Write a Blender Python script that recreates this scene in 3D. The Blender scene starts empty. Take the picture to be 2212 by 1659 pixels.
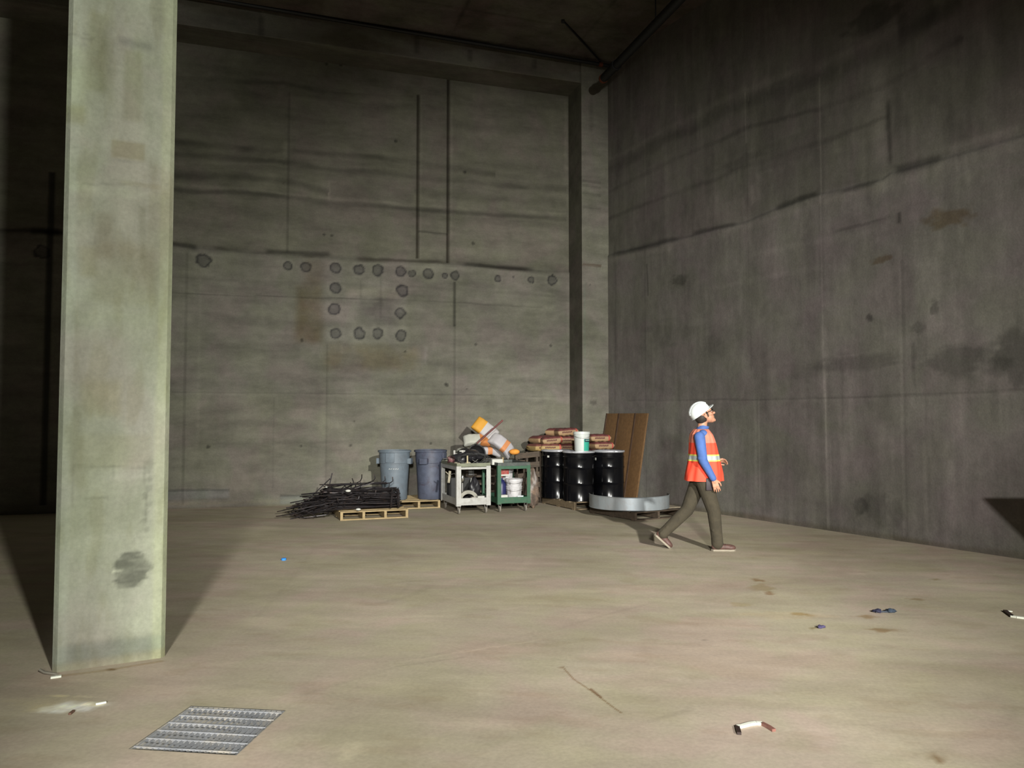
import bpy, bmesh, math, random
import numpy as np
from mathutils import Vector, Matrix, Euler

random.seed(7)
rng = np.random.default_rng(11)
R = math.radians
scene = bpy.context.scene
COL = scene.collection

# ------------------------------------------------------------------ camera
F = 1650.0                      # focal length in pixels of a 2212 x 1659 frame
CX, CY = 1106.0, 829.5
CAM_H = 1.66
PITCH = math.atan((900 - CY) / F)
cam_d = bpy.data.cameras.new('camera')
cam = bpy.data.objects.new('camera', cam_d)
COL.objects.link(cam)
cam_d.sensor_width = 36
cam_d.lens = 36 * F / 2212
cam_d.clip_end = 200
cam.location = (0, 0, CAM_H)
cam.rotation_euler = (math.pi / 2 + PITCH, 0, 0)
scene.camera = cam

# ------------------------------------------------------------------ world, lights, exposure
w = bpy.data.worlds.new('world'); scene.world = w
w.use_nodes = True
w.node_tree.nodes['Background'].inputs[0].default_value = (0.55, 0.6, 0.5, 1)
w.node_tree.nodes['Background'].inputs[1].default_value = 0.0
vs = scene.view_settings
vs.view_transform = 'Standard'
vs.look = 'None'
vs.gamma = 1.0
vs.use_curve_mapping = False
vs.exposure = 0.0

def lamp(name, loc, target, power, size, spot, blend, color):
    d = bpy.data.lights.new(name, 'SPOT')
    d.energy = power; d.shadow_soft_size = size
    d.spot_size = R(spot); d.spot_blend = blend; d.color = color
    o = bpy.data.objects.new(name, d); COL.objects.link(o)
    o.location = loc
    o.rotation_euler = (Vector(target) - Vector(loc)).to_track_quat('-Z', 'Y').to_euler()
    return o
def aim(loc, az, el):                       # azimuth clockwise from +Y, elevation up
    return (loc[0] + math.sin(R(az)) * math.cos(R(el)), loc[1] + math.cos(R(az)) * math.cos(R(el)), loc[2] + math.sin(R(el)))
LA = (5.7, -6.8, 6.2)
LB = (0.45, -6.0, 3.6)
lamp('work_light_right', LA, aim(LA, -14.1, -13.2), 19800, 0.20, 43.5, 1.0, (1.0, 0.985, 0.91))
lamp('added_spot_right', LA, aim(LA, -54, -10), 10500, 0.20, 72, 1.0, (0.985, 1.0, 0.90))  # extra spot added at the right lamp to brighten the column side
lamp('work_light_left', LB, aim(LB, -2.2, -15.8), 9900, 0.35, 31.5, 0.62, (1.0, 0.985, 0.93))

# ------------------------------------------------------------------ geometry of the place
def ray(px, py):
    a = (px - CX) / F; b = (CY - py) / F
    return Vector((a, math.cos(PITCH) - b * math.sin(PITCH), math.sin(PITCH) + b * math.cos(PITCH)))
def floor_at(px, py, z=0.0):
    d = ray(px, py); t = (z - CAM_H) / d.z
    return Vector((d.x * t, d.y * t, z))
BW_P = floor_at(370, 1100); BW_A = R(18.0)
BW_U = Vector((math.cos(BW_A), math.sin(BW_A), 0)); BW_N = Vector((math.sin(BW_A), -math.cos(BW_A), 0))
_a = floor_at(1570, 1113); _b = floor_at(2212, 1208)
RW_A = math.atan2(_b.y - _a.y, _b.x - _a.x)
RW_U = Vector((math.cos(RW_A), math.sin(RW_A), 0)); RW_N = Vector((math.sin(RW_A), -math.cos(RW_A), 0))
_m = np.array([[BW_U.x, -RW_U.x], [BW_U.y, -RW_U.y]])
_t = np.linalg.solve(_m, [_a.x - BW_P.x, _a.y - BW_P.y])
CORNER = BW_P + BW_U * float(_t[0])       # where the back and the right wall meet
def on_wall(px, py, P, U, N):
    d = ray(px, py); o = Vector((0, 0, CAM_H))
    t = (P - o).dot(N) / d.dot(N)
    q = o + d * t
    return ((q - P).dot(U), q.z)
def bw(px, py): return on_wall(px, py, CORNER, BW_U, BW_N)
def rw(px, py): return on_wall(px, py, CORNER, RW_U, RW_N)
CEIL = 9.02
PIL_D = 0.70                               # how far pilaster and beam stand out
print('CORNER', CORNER, 'RW angle', math.degrees(RW_A))

# ------------------------------------------------------------------ helpers: scene objects
def tag(o, label=None, cat=None, group=None, kind=None):
    if label: o['label'] = label
    if cat: o['category'] = cat
    if group: o['group'] = group
    if kind: o['kind'] = kind
    return o
def empty(name, loc=(0, 0, 0), rz=0.0, label=None, cat=None, group=None):
    o = bpy.data.objects.new(name, None); COL.objects.link(o)
    o.empty_display_size = 0.1
    o.location = loc; o.rotation_euler = (0, 0, rz)
    return tag(o, label, cat, group)
def copy_tree(o, parent=None):
    c = o.copy(); COL.objects.link(c); c.parent = parent
    for ch in [x for x in ALL_CH.get(o.name, [])]:
        cc = copy_tree(ch, c)
    return c
ALL_CH = {}
def link(name, me, mat=None, parent=None):
    o = bpy.data.objects.new(name, me); COL.objects.link(o)
    if mat is not None:
        for m in (mat if isinstance(mat, (list, tuple)) else [mat]): me.materials.append(m)
    if parent is not None:
        o.parent = parent
        ALL_CH.setdefault(parent.name, []).append(o)
    return o

class MB:
    def __init__(s): s.v = []; s.f = []; s.m = []
    def add(s, vs_, fs_, M=None, mi=0):
        b = len(s.v)
        for p in vs_:
            p = Vector(p)
            s.v.append(M @ p if M is not None else p)
        for f in fs_: s.f.append(tuple(i + b for i in f)); s.m.append(mi)
        return s
    def box(s, c, size, rz=0.0, M=None, mi=0, bevel=0.0):
        x, y, z = [q / 2 for q in size]
        if bevel > 0:
            bm = bmesh.new(); bmesh.ops.create_cube(bm, size=1)
            bmesh.ops.scale(bm, vec=size, verts=bm.verts)
            bmesh.ops.bevel(bm, geom=bm.edges[:], offset=bevel, segments=2, affect='EDGES', profile=0.6)
            bm.verts.index_update()
            vv = [v.co.copy() for v in bm.verts]; ff = [[v.index for v in f.verts] for f in bm.faces]; bm.free()
        else:
            vv = [Vector((i * x, j * y, k * z)) for k in (-1, 1) for j in (-1, 1) for i in (-1, 1)]
            ff = [(0, 2, 3, 1), (4, 5, 7, 6), (0, 1, 5, 4), (2, 6, 7, 3), (0, 4, 6, 2), (1, 3, 7, 5)]
        T = Matrix.Translation(c) @ Matrix.Rotation(rz, 4, 'Z')
        if M is not None: T = M @ T
        return s.add(vv, ff, T, mi)
    def beam(s, p0, p1, wd, th, mi=0, up=(0, 0, 1)):
        p0 = Vector(p0); p1 = Vector(p1); d = p1 - p0; L = d.length
        x = d.normalized(); upv = Vector(up)
        if abs(x.dot(upv)) > 0.98: upv = Vector((1, 0, 0))
        y = upv.cross(x).normalized(); z = x.cross(y)
        M = Matrix((x, y, z)).transposed().to_4x4(); M.translation = (p0 + p1) / 2
        return s.box((0, 0, 0), (L, wd, th), 0, M, mi)
    def tube(s, pts, r, seg=8, mi=0, closed=False, cap=True):
        pts = [Vector(p) for p in pts]; n = len(pts)
        rr = r if isinstance(r, (list, tuple)) else [r] * n
        rings = []; prev = None
        for i, p in enumerate(pts):
            if closed: t = pts[(i + 1) % n] - pts[i - 1]
            elif i == 0: t = pts[1] - pts[0]
            elif i == n - 1: t = pts[-1] - pts[-2]
            else: t = (pts[i + 1] - pts[i]).normalized() + (pts[i] - pts[i - 1]).normalized()
            t = t.normalized() if t.length > 1e-9 else Vector((0, 0, 1))
            if prev is None:
                a = Vector((0, 0, 1)) if abs(t.z) < 0.9 else Vector((1, 0, 0))
                nrm = t.cross(a).normalized()
            else:
                nrm = (prev - t * prev.dot(t)).normalized()
            prev = nrm; b = t.cross(nrm)
            rings.append([p + (nrm * math.cos(q) + b * math.sin(q)) * rr[i] for q in [2 * math.pi * k / seg for k in range(seg)]])
        base = len(s.v)
        for rg in rings: s.v.extend(rg)
        for i in range(n if closed else n - 1):
            i2 = (i + 1) % n
            for k in range(seg):
                k2 = (k + 1) % seg
                s.f.append((base + i * seg + k, base + i * seg + k2, base + i2 * seg + k2, base + i2 * seg + k)); s.m.append(mi)
        if cap and not closed:
            s.f.append(tuple(base + k for k in reversed(range(seg)))); s.m.append(mi)
            s.f.append(tuple(base + (n - 1) * seg + k for k in range(seg))); s.m.append(mi)
        return s
    def lathe(s, prof, seg=32, M=None, mi=0, a0=0.0, a1=2 * math.pi, sx=1.0, sy=1.0):
        full = abs(a1 - a0 - 2 * math.pi) < 1e-6
        n = seg if full else seg + 1
        vv = []; ff = []
        for (r, z) in prof:
            for k in range(n):
                a = a0 + (a1 - a0) * k / seg
                vv.append((r * math.cos(a) * sx, r * math.sin(a) * sy, z))
        for i in range(len(prof) - 1):
            for k in range(seg):
                k2 = (k + 1) % n
                ff.append((i * n + k, i * n + k2, (i + 1) * n + k2, (i + 1) * n + k))
        return s.add(vv, ff, M, mi)
    def loft(s, rings, seg=28, M=None, mi=0):      # rings: (cx, cy, z, rx, ry)
        vv = []; ff = []
        for (cx, cy, z, rx, ry) in rings:
            for k in range(seg):
                a = 2 * math.pi * k / seg
                vv.append((cx + rx * math.cos(a), cy + ry * math.sin(a), z))
        for i in range(len(rings) - 1):
            for k in range(seg):
                k2 = (k + 1) % seg
                ff.append((i * seg + k, i * seg + k2, (i + 1) * seg + k2, (i + 1) * seg + k))
        ff.append(tuple(reversed(range(seg)))); ff.append(tuple((len(rings) - 1) * seg + k for k in range(seg)))
        return s.add(vv, ff, M, mi)
    def ell(s, c, r, M=None, seg=18, mi=0, rot=(0, 0, 0)):
        prof = [(max(1e-5, math.sin(math.pi * i / (seg // 2 + 2))), -math.cos(math.pi * i / (seg // 2 + 2))) for i in range(seg // 2 + 3)]
        T = Matrix.Translation(c) @ Euler(rot).to_matrix().to_4x4() @ Matrix.Diagonal((r[0], r[1], r[2], 1))
        if M is not None: T = M @ T
        return s.lathe(prof, seg, T, mi)
    def cap(s, p0, r0, p1, r1, M=None, seg=16, flat=1.0, mi=0):
        p0 = Vector(p0); p1 = Vector(p1); d = p1 - p0; L = max(d.length, 1e-5)
        prof = []
        for i in range(6): a = -math.pi / 2 + math.pi / 2 * i / 5; prof.append((max(1e-5, r0 * math.cos(a)), r0 * math.sin(a)))
        for i in range(6): a = math.pi / 2 * i / 5; prof.append((max(1e-5, r1 * math.cos(a)), L + r1 * math.sin(a)))
        q = d.to_track_quat('Z', 'Y').to_matrix().to_4x4(); q.translation = p0
        T = q @ Matrix.Diagonal((1, flat, 1, 1))
        if M is not None: T = M @ T
        return s.lathe(prof, seg, T, mi)
    def mesh(s, name, smooth=None):
        me = bpy.data.meshes.new(name)
        me.from_pydata([tuple(p) for p in s.v], [], s.f)
        me.polygons.foreach_set('material_index', s.m)
        me.validate()
        if smooth is not None:
            bm = bmesh.new(); bm.from_mesh(me)
            bmesh.ops.remove_doubles(bm, verts=bm.verts, dist=1e-5)
            bmesh.ops.recalc_face_normals(bm, faces=bm.faces)
            for f in bm.faces: f.smooth = True
            for e in bm.edges:
                if len(e.link_faces) == 2 and e.calc_face_angle(0) > R(smooth): e.smooth = False
            bm.to_mesh(me); bm.free()
        me.update()
        return me
    def build(s, name, mat, parent=None, smooth=None, loc=None, rot=None):
        o = link(name, s.mesh(name, smooth), mat, parent)
        if loc is not None: o.location = loc
        if rot is not None: o.rotation_euler = rot
        return o

# ------------------------------------------------------------------ helpers: materials
class NT:
    def __init__(s, name):
        s.mat = bpy.data.materials.new(name); s.mat.use_nodes = True
        s.t = s.mat.node_tree; s.b = s.t.nodes['Principled BSDF']
    def n(s, typ, **kw):
        x = s.t.nodes.new(typ)
        for k, v in kw.items():
            if k in ('operation', 'blend_type', 'data_type', 'attribute_name', 'noise_dimensions', 'feature', 'wave_type', 'bands_direction', 'distance', 'interpolation_type', 'clamp_factor'): setattr(x, k, v)
        return x
    def l(s, a, b): s.t.links.new(a, b)
    def noise(s, vec, scale, detail=4, rough=0.55, dist=0.0, mscale=None, loc=(0, 0, 0)):
        if mscale is not None or loc != (0, 0, 0):
            mp = s.n('ShaderNodeMapping'); mp.inputs['Scale'].default_value = mscale or (1, 1, 1); mp.inputs['Location'].default_value = loc
            s.l(vec, mp.inputs['Vector']); vec = mp.outputs['Vector']
        x = s.n('ShaderNodeTexNoise'); x.inputs['Scale'].default_value = scale; x.inputs['Detail'].default_value = detail
        x.inputs['Roughness'].default_value = rough; x.inputs['Distortion'].default_value = dist
        s.l(vec, x.inputs['Vector']); return x.outputs['Fac']
    def ramp(s, fac, stops):
        x = s.n('ShaderNodeValToRGB'); cr = x.color_ramp
        while len(cr.elements) < len(stops): cr.elements.new(0.5)
        for e, (p, c) in zip(cr.elements, stops):
            e.position = p; e.color = (c, c, c, 1) if not isinstance(c, (tuple, list)) else (*c, 1)
        s.l(fac, x.inputs[0]); return x.outputs[0]
    def mul(s, a, b, fac=1.0, mode='MULTIPLY'):
        x = s.n('ShaderNodeMix', data_type='RGBA'); x.blend_type = mode; x.inputs[0].default_value = fac
        for src, k in ((a, 6), (b, 7)):
            if isinstance(src, (tuple, list)): x.inputs[k].default_value = (*src, 1)
            else: s.l(src, x.inputs[k])
        return x.outputs[2]
    def mixf(s, fac, a, b):
        x = s.n('ShaderNodeMix', data_type='RGBA'); s.l(fac, x.inputs[0])
        for src, k in ((a, 6), (b, 7)):
            if isinstance(src, (tuple, list)): x.inputs[k].default_value = (*src, 1)
            else: s.l(src, x.inputs[k])
        return x.outputs[2]
    def bump(s, h, strength=0.3, dist=0.01):
        x = s.n('ShaderNodeBump'); x.inputs['Strength'].default_value = strength; x.inputs['Distance'].default_value = dist
        s.l(h, x.inputs['Height']); s.l(x.outputs[0], s.b.inputs['Normal'])

def M_(name, col, rough=0.6, metal=0.0, var=0.25, scale=8.0, bump=0.0, mscale=None, dirt=None, spec=0.5, coat=0.0):
    t = NT(name); tc = t.n('ShaderNodeTexCoord').outputs['Object']
    f = t.noise(tc, scale, 5, 0.6, 0.3, mscale)
    c = t.ramp(f, [(0.28, tuple(x * (1 - var) for x in col)), (0.72, tuple(min(1, x * (1 + var)) for x in col))])
    if dirt:
        f2 = t.noise(tc, scale * 0.6, 6, 0.7, 0.8, None, (3.1, 7.7, 1.3))
        k = t.ramp(f2, [(0.5, 0.0), (0.68, dirt[1])])
        c = t.mixf(k, c, dirt[0])
    t.l(c, t.b.inputs['Base Color'])
    t.b.inputs['Roughness'].default_value = rough; t.b.inputs['Metallic'].default_value = metal
    t.b.inputs['Specular IOR Level'].default_value = spec
    if coat: t.b.inputs['Coat Weight'].default_value = coat; t.b.inputs['Coat Roughness'].default_value = 0.12
    if bump: t.bump(f, bump, 0.01)
    return t.mat

def concrete(name, base, dark, streak=(1, 1, 1), fine=0.25, tint=0.10, rough=0.85, big=0.9, streak_amt=0.35, bump=0.2):
    """painted layout comes from the mesh attribute 'paint', the grain from noises"""
    t = NT(name); tc = t.n('ShaderNodeTexCoord').outputs['Object']
    at = t.n('ShaderNodeAttribute', attribute_name='paint').outputs['Color']
    n1 = t.noise(tc, big, 6, 0.62, 0.6)
    c = t.ramp(n1, [(0.30, dark), (0.66, base)])
    n2 = t.noise(tc, 7.0, 6, 0.7, 0.2)
    c = t.mul(c, t.ramp(n2, [(0.25, 1 - fine), (0.75, 1 + 0.0)]))
    n3 = t.noise(tc, 2.2, 5, 0.65, 0.1, streak)
    c = t.mul(c, t.ramp(n3, [(0.32, 1 - streak_amt), (0.62, 1.0)]))
    n5 = t.noise(tc, 38.0, 3, 0.6)
    c = t.mul(c, t.ramp(n5, [(0.3, 0.86), (0.7, 1.0)]))
    n4 = t.noise(tc, 1.6, 3, 0.5, 0.5, None, (5, 2, 9))
    hue = t.ramp(n4, [(0.36, (1.0 + tint, 1.0 - tint * 0.35, 1.0 + tint * 0.9)), (0.5, (1, 1, 1)), (0.64, (1.0 - tint * 0.3, 1.0 + tint * 0.3, 1.0 - tint * 0.9))])
    c = t.mul(c, hue)
    c = t.mul(c, at)
    t.l(c, t.b.inputs['Base Color'])
    t.b.inputs['Roughness'].default_value = rough
    t.b.inputs['Specular IOR Level'].default_value = 0.25
    add = t.n('ShaderNodeMath', operation='ADD'); t.l(n2, add.inputs[0]); t.l(n5, add.inputs[1])
    t.bump(add.outputs[0], bump, 0.012)
    return t.mat

# ------------------------------------------------------------------ numpy painting of formwork marks
def vnoise(x, y, seed):
    r = np.random.default_rng(seed); T = r.random((256, 256)).astype(np.float32)
    xi = np.floor(x).astype(int); yi = np.floor(y).astype(int); fx = x - xi; fy = y - yi
    fx = fx * fx * (3 - 2 * fx); fy = fy * fy * (3 - 2 * fy)
    a = T[xi & 255, yi & 255]; b = T[(xi + 1) & 255, yi & 255]; c = T[xi & 255, (yi + 1) & 255]; d = T[(xi + 1) & 255, (yi + 1) & 255]
    return (a * (1 - fx) + b * fx) * (1 - fy) + (c * (1 - fx) + d * fx) * fy
def fbm(x, y, seed, octv=4):
    s = 0; a = 0.5; tot = 0
    for i in range(octv):
        s = s + a * vnoise(x * 2 ** i + 17.3 * i, y * 2 ** i + 9.1 * i, seed + i); tot += a; a *= 0.55
    return s / tot
def sstep(e0, e1, x):
    t = np.clip((x - e0) / (e1 - e0), 0, 1); return t * t * (3 - 2 * t)

class Paint:
    def __init__(s, S, Z):
        s.S = S; s.Z = Z; s.C = np.ones((S.size, 3), np.float32); s.H = np.zeros(S.size, np.float32)
        s.wob = fbm(S * 1.3 + 50, Z * 1.3 + 50, 5, 5) - 0.5
        s.fine = fbm(S * 9 + 50, Z * 9 + 50, 15, 3)
    def apply(s, m, col, idx=slice(None)):
        c = np.array(col if isinstance(col, (tuple, list)) else (col,) * 3, np.float32)
        s.C[idx] *= (1 + m[:, None] * (c[None, :] - 1))
    def line(s, pts, wd, col, h=0.0, wobble=0.04, breakup=0.0, seed=3, edge=0.5):
        if wd > 0.024 and not h and edge == 0.5: edge = 0.15
        N_ = len(pts) - 1
        for k_, (a, b) in enumerate(zip(pts[:-1], pts[1:])):
            ax, ay = a; bx, by = b
            pad = wd * 3 + 0.2
            idx = np.where((s.S > min(ax, bx) - pad) & (s.S < max(ax, bx) + pad) & (s.Z > min(ay, by) - pad) & (s.Z < max(ay, by) + pad))[0]
            if not idx.size: continue
            X = s.S[idx]; Y = s.Z[idx] + s.wob[idx] * wobble; dx, dy = bx - ax, by - ay; L2 = dx * dx + dy * dy
            t = np.clip(((X - ax) * dx + (Y - ay) * dy) / L2, 0, 1)
            inside = (((X - ax) * dx + (Y - ay) * dy) / L2 >= 0) & (((X - ax) * dx + (Y - ay) * dy) / L2 < 1.0)
            d = np.hypot(X - ax - t * dx, Y - ay - t * dy)
            if wd > 0.024 and not h:
                d = d * (0.65 + 0.8 * fbm(X * 2.3 + 5, Y * 2.3, seed + 31, 3))
            m = (1 - sstep(wd * edge, wd * 1.5, d)) * inside
            if wd > 0.024 and not h and not breakup and wd < 1:
                u_ = (k_ + t) / N_; n_ = 0.12 * (fbm(X * 4, Y * 9, seed + 7, 2) - 0.5); m = m * sstep(0.0, 0.16, u_ + n_) * (1 - sstep(0.84, 1.0, u_ + n_))
            if breakup: m = m * (1 - breakup * sstep(0.42, 0.6, fbm(X * 1.1 + seed * 7, Y * 1.1, seed, 3)))
            s.apply(m, col, idx)
            if h: s.H[idx] += m * h
    def rect(s, x0, x1, z0, z1, col, soft=0.08, h=0.0, noise=0.0, seed=8):
        X = s.S + s.wob * 0.25 * min(1, soft * 6); Y = s.Z + (s.fine - 0.5) * 0.15 * min(1, soft * 6)
        m = sstep(x0 - soft, x0 + soft, X) * (1 - sstep(x1 - soft, x1 + soft, X)) * sstep(z0 - soft, z0 + soft, Y) * (1 - sstep(z1 - soft, z1 + soft, Y))
        if noise: m = m * (1 - noise + noise * sstep(0.35, 0.65, fbm(s.S * 2.2 + seed, s.Z * 2.2, seed, 4)))
        s.apply(m, col)
        if h: s.H += (m * h).astype(np.float32)
    def blob(s, x, z, rx, rz, col, rough=0.5, seed=4, soft=0.45):
        idx = np.where((abs(s.S - x) < rx * 2.2) & (abs(s.Z - z) < rz * 2.2))[0]
        if not idx.size: return
        d = np.hypot((s.S[idx] - x) / rx, (s.Z[idx] - z) / rz) + (fbm(s.S[idx] * 6 / max(rx, .1) * .3 + seed, s.Z[idx] * 6 / max(rz, .1) * .3, seed, 3) - 0.5) * rough * 2
        s.apply(1 - sstep(1 - soft, 1 + soft * 0.4, d), col, idx)
    def ring(s, x, z, r, seed=1):
        idx = np.where((abs(s.S - x) < r * 2.2) & (abs(s.Z - z) < r * 2.6))[0]
        if not idx.size: return
        X = s.S[idx] - x; Y = s.Z[idx] - z
        n = fbm(X * 14 + seed * 13.7 + 90, Y * 14 + 60, seed, 3) - 0.5
        d = np.hypot(X, Y) / r + n * 0.55
        s.apply(1 - sstep(0.85, 1.15, d), (0.66, 0.66, 0.70), idx)
        s.apply(np.exp(-((d - 0.92) / 0.16) ** 2), (0.38, 0.38, 0.42), idx)
        s.apply(np.exp(-((d - 1.45) / 0.3) ** 2), 1.07, idx)
        s.H[idx] -= 0.012 * (1 - sstep(0.8, 1.0, d))

def painted_slab(name, origin, rz, s_arr, z_arr, painter, mat, thick=0.3, flat=False, hole=None):
    """dense slab whose visible side carries the formwork marks; flat=True lays it down (x, y) facing up"""
    S, Z = np.meshgrid(s_arr, z_arr, indexing='xy'); ns, nz = len(s_arr), len(z_arr)
    P = Paint(S.ravel().astype(np.float64), Z.ravel().astype(np.float64)); painter(P)
    V = np.zeros((S.size, 3), np.float32)
    if flat: V[:, 0] = P.S; V[:, 1] = P.Z; V[:, 2] = P.H * 1.0
    else: V[:, 0] = P.S; V[:, 1] = -P.H; V[:, 2] = P.Z
    i = np.arange(ns - 1)[None, :] + np.arange(nz - 1)[:, None] * ns
    Fq = np.stack([i, i + 1, i + 1 + ns, i + ns], -1).reshape(-1, 4)
    if hole is not None:
        cx = (P.S[Fq].mean(1)); cz = (P.Z[Fq].mean(1))
        Fq = Fq[~((cx > hole[0]) & (cx < hole[1]) & (cz > hole[2]) & (cz < hole[3]))]
    me = bpy.data.meshes.new(name)
    n = S.size; s0, s1, z0, z1 = s_arr[0], s_arr[-1], z_arr[0], z_arr[-1]
    if flat: back = [(s0, z0, -thick), (s1, z0, -thick), (s1, z1, -thick), (s0, z1, -thick)]
    else: back = [(s0, thick, z0), (s1, thick, z0), (s1, thick, z1), (s0, thick, z1)]
    V = np.vstack([V, np.array(back, np.float32)])
    C = np.vstack([P.C, np.ones((4, 3), np.float32)])
    b = [n, n + 1, n + 2, n + 3]
    bot = list(range(ns)); top = [(nz - 1) * ns + k for k in range(ns)]
    lef = [k * ns for k in range(nz)]; rig = [k * ns + ns - 1 for k in range(nz)]
    extra = [bot[::-1] + [b[0], b[1]], top + [b[2], b[3]], lef + [b[3], b[0]], rig[::-1] + [b[1], b[2]], [b[0], b[3], b[2], b[1]]]
    nq = len(Fq); le = [len(e) for e in extra]
    me.vertices.add(len(V)); me.vertices.foreach_set('co', V.ravel())
    loops = np.concatenate([Fq.ravel(), np.concatenate([np.array(e) for e in extra])]).astype(np.int32)
    me.loops.add(len(loops)); me.loops.foreach_set('vertex_index', loops)
    starts = np.concatenate([np.arange(nq) * 4, nq * 4 + np.concatenate([[0], np.cumsum(le)[:-1]])]).astype(np.int32)
    me.polygons.add(nq + 5); me.polygons.foreach_set('loop_start', starts)
    me.polygons.foreach_set('use_smooth', np.concatenate([np.ones(nq, bool), np.zeros(5, bool)]))
    me.update(calc_edges=True); me.validate()
    at = me.color_attributes.new('paint', 'FLOAT_COLOR', 'POINT')
    at.data.foreach_set('color', np.hstack([np.clip(C, 0, 2.5), np.ones((len(C), 1), np.float32)]).astype(np.float32).ravel())
    o = link(name, me, mat); o.location = origin; o.rotation_euler = (0, 0, rz)
    o['kind'] = 'structure'
    return o
# ------------------------------------------------------------------ concrete surfaces
m_back = concrete('concrete_back_wall', (0.215, 0.205, 0.170), (0.155, 0.149, 0.120), (0.35, 1, 1.3), 0.22, 0.05, big=0.8)
m_right = concrete('concrete_right_wall', (0.218, 0.204, 0.183), (0.165, 0.154, 0.137), (1.5, 1, 0.4), 0.24, 0.045, big=1.1, streak_amt=0.25)
m_column = concrete('concrete_column', (0.335, 0.345, 0.275), (0.26, 0.268, 0.205), (1.4, 1.4, 0.5), 0.2, 0.05, big=1.6, streak_amt=0.22)
m_ceil = concrete('concrete_ceiling', (0.20, 0.18, 0.15), (0.12, 0.105, 0.085), (0.5, 1, 1), 0.3, 0.08)
m_floor = concrete('concrete_floor', (0.50, 0.435, 0.335), (0.40, 0.345, 0.255), (0.35, 1.6, 1), 0.10, 0.05, rough=0.75, big=0.55, streak_amt=0.13, bump=0.05)

def arr(parts):
    out = []
    for (a, b, st) in parts: out.append(np.arange(a, b - st * 0.5, st))
    out.append(np.array([parts[-1][1]])); return np.concatenate(out)

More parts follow.
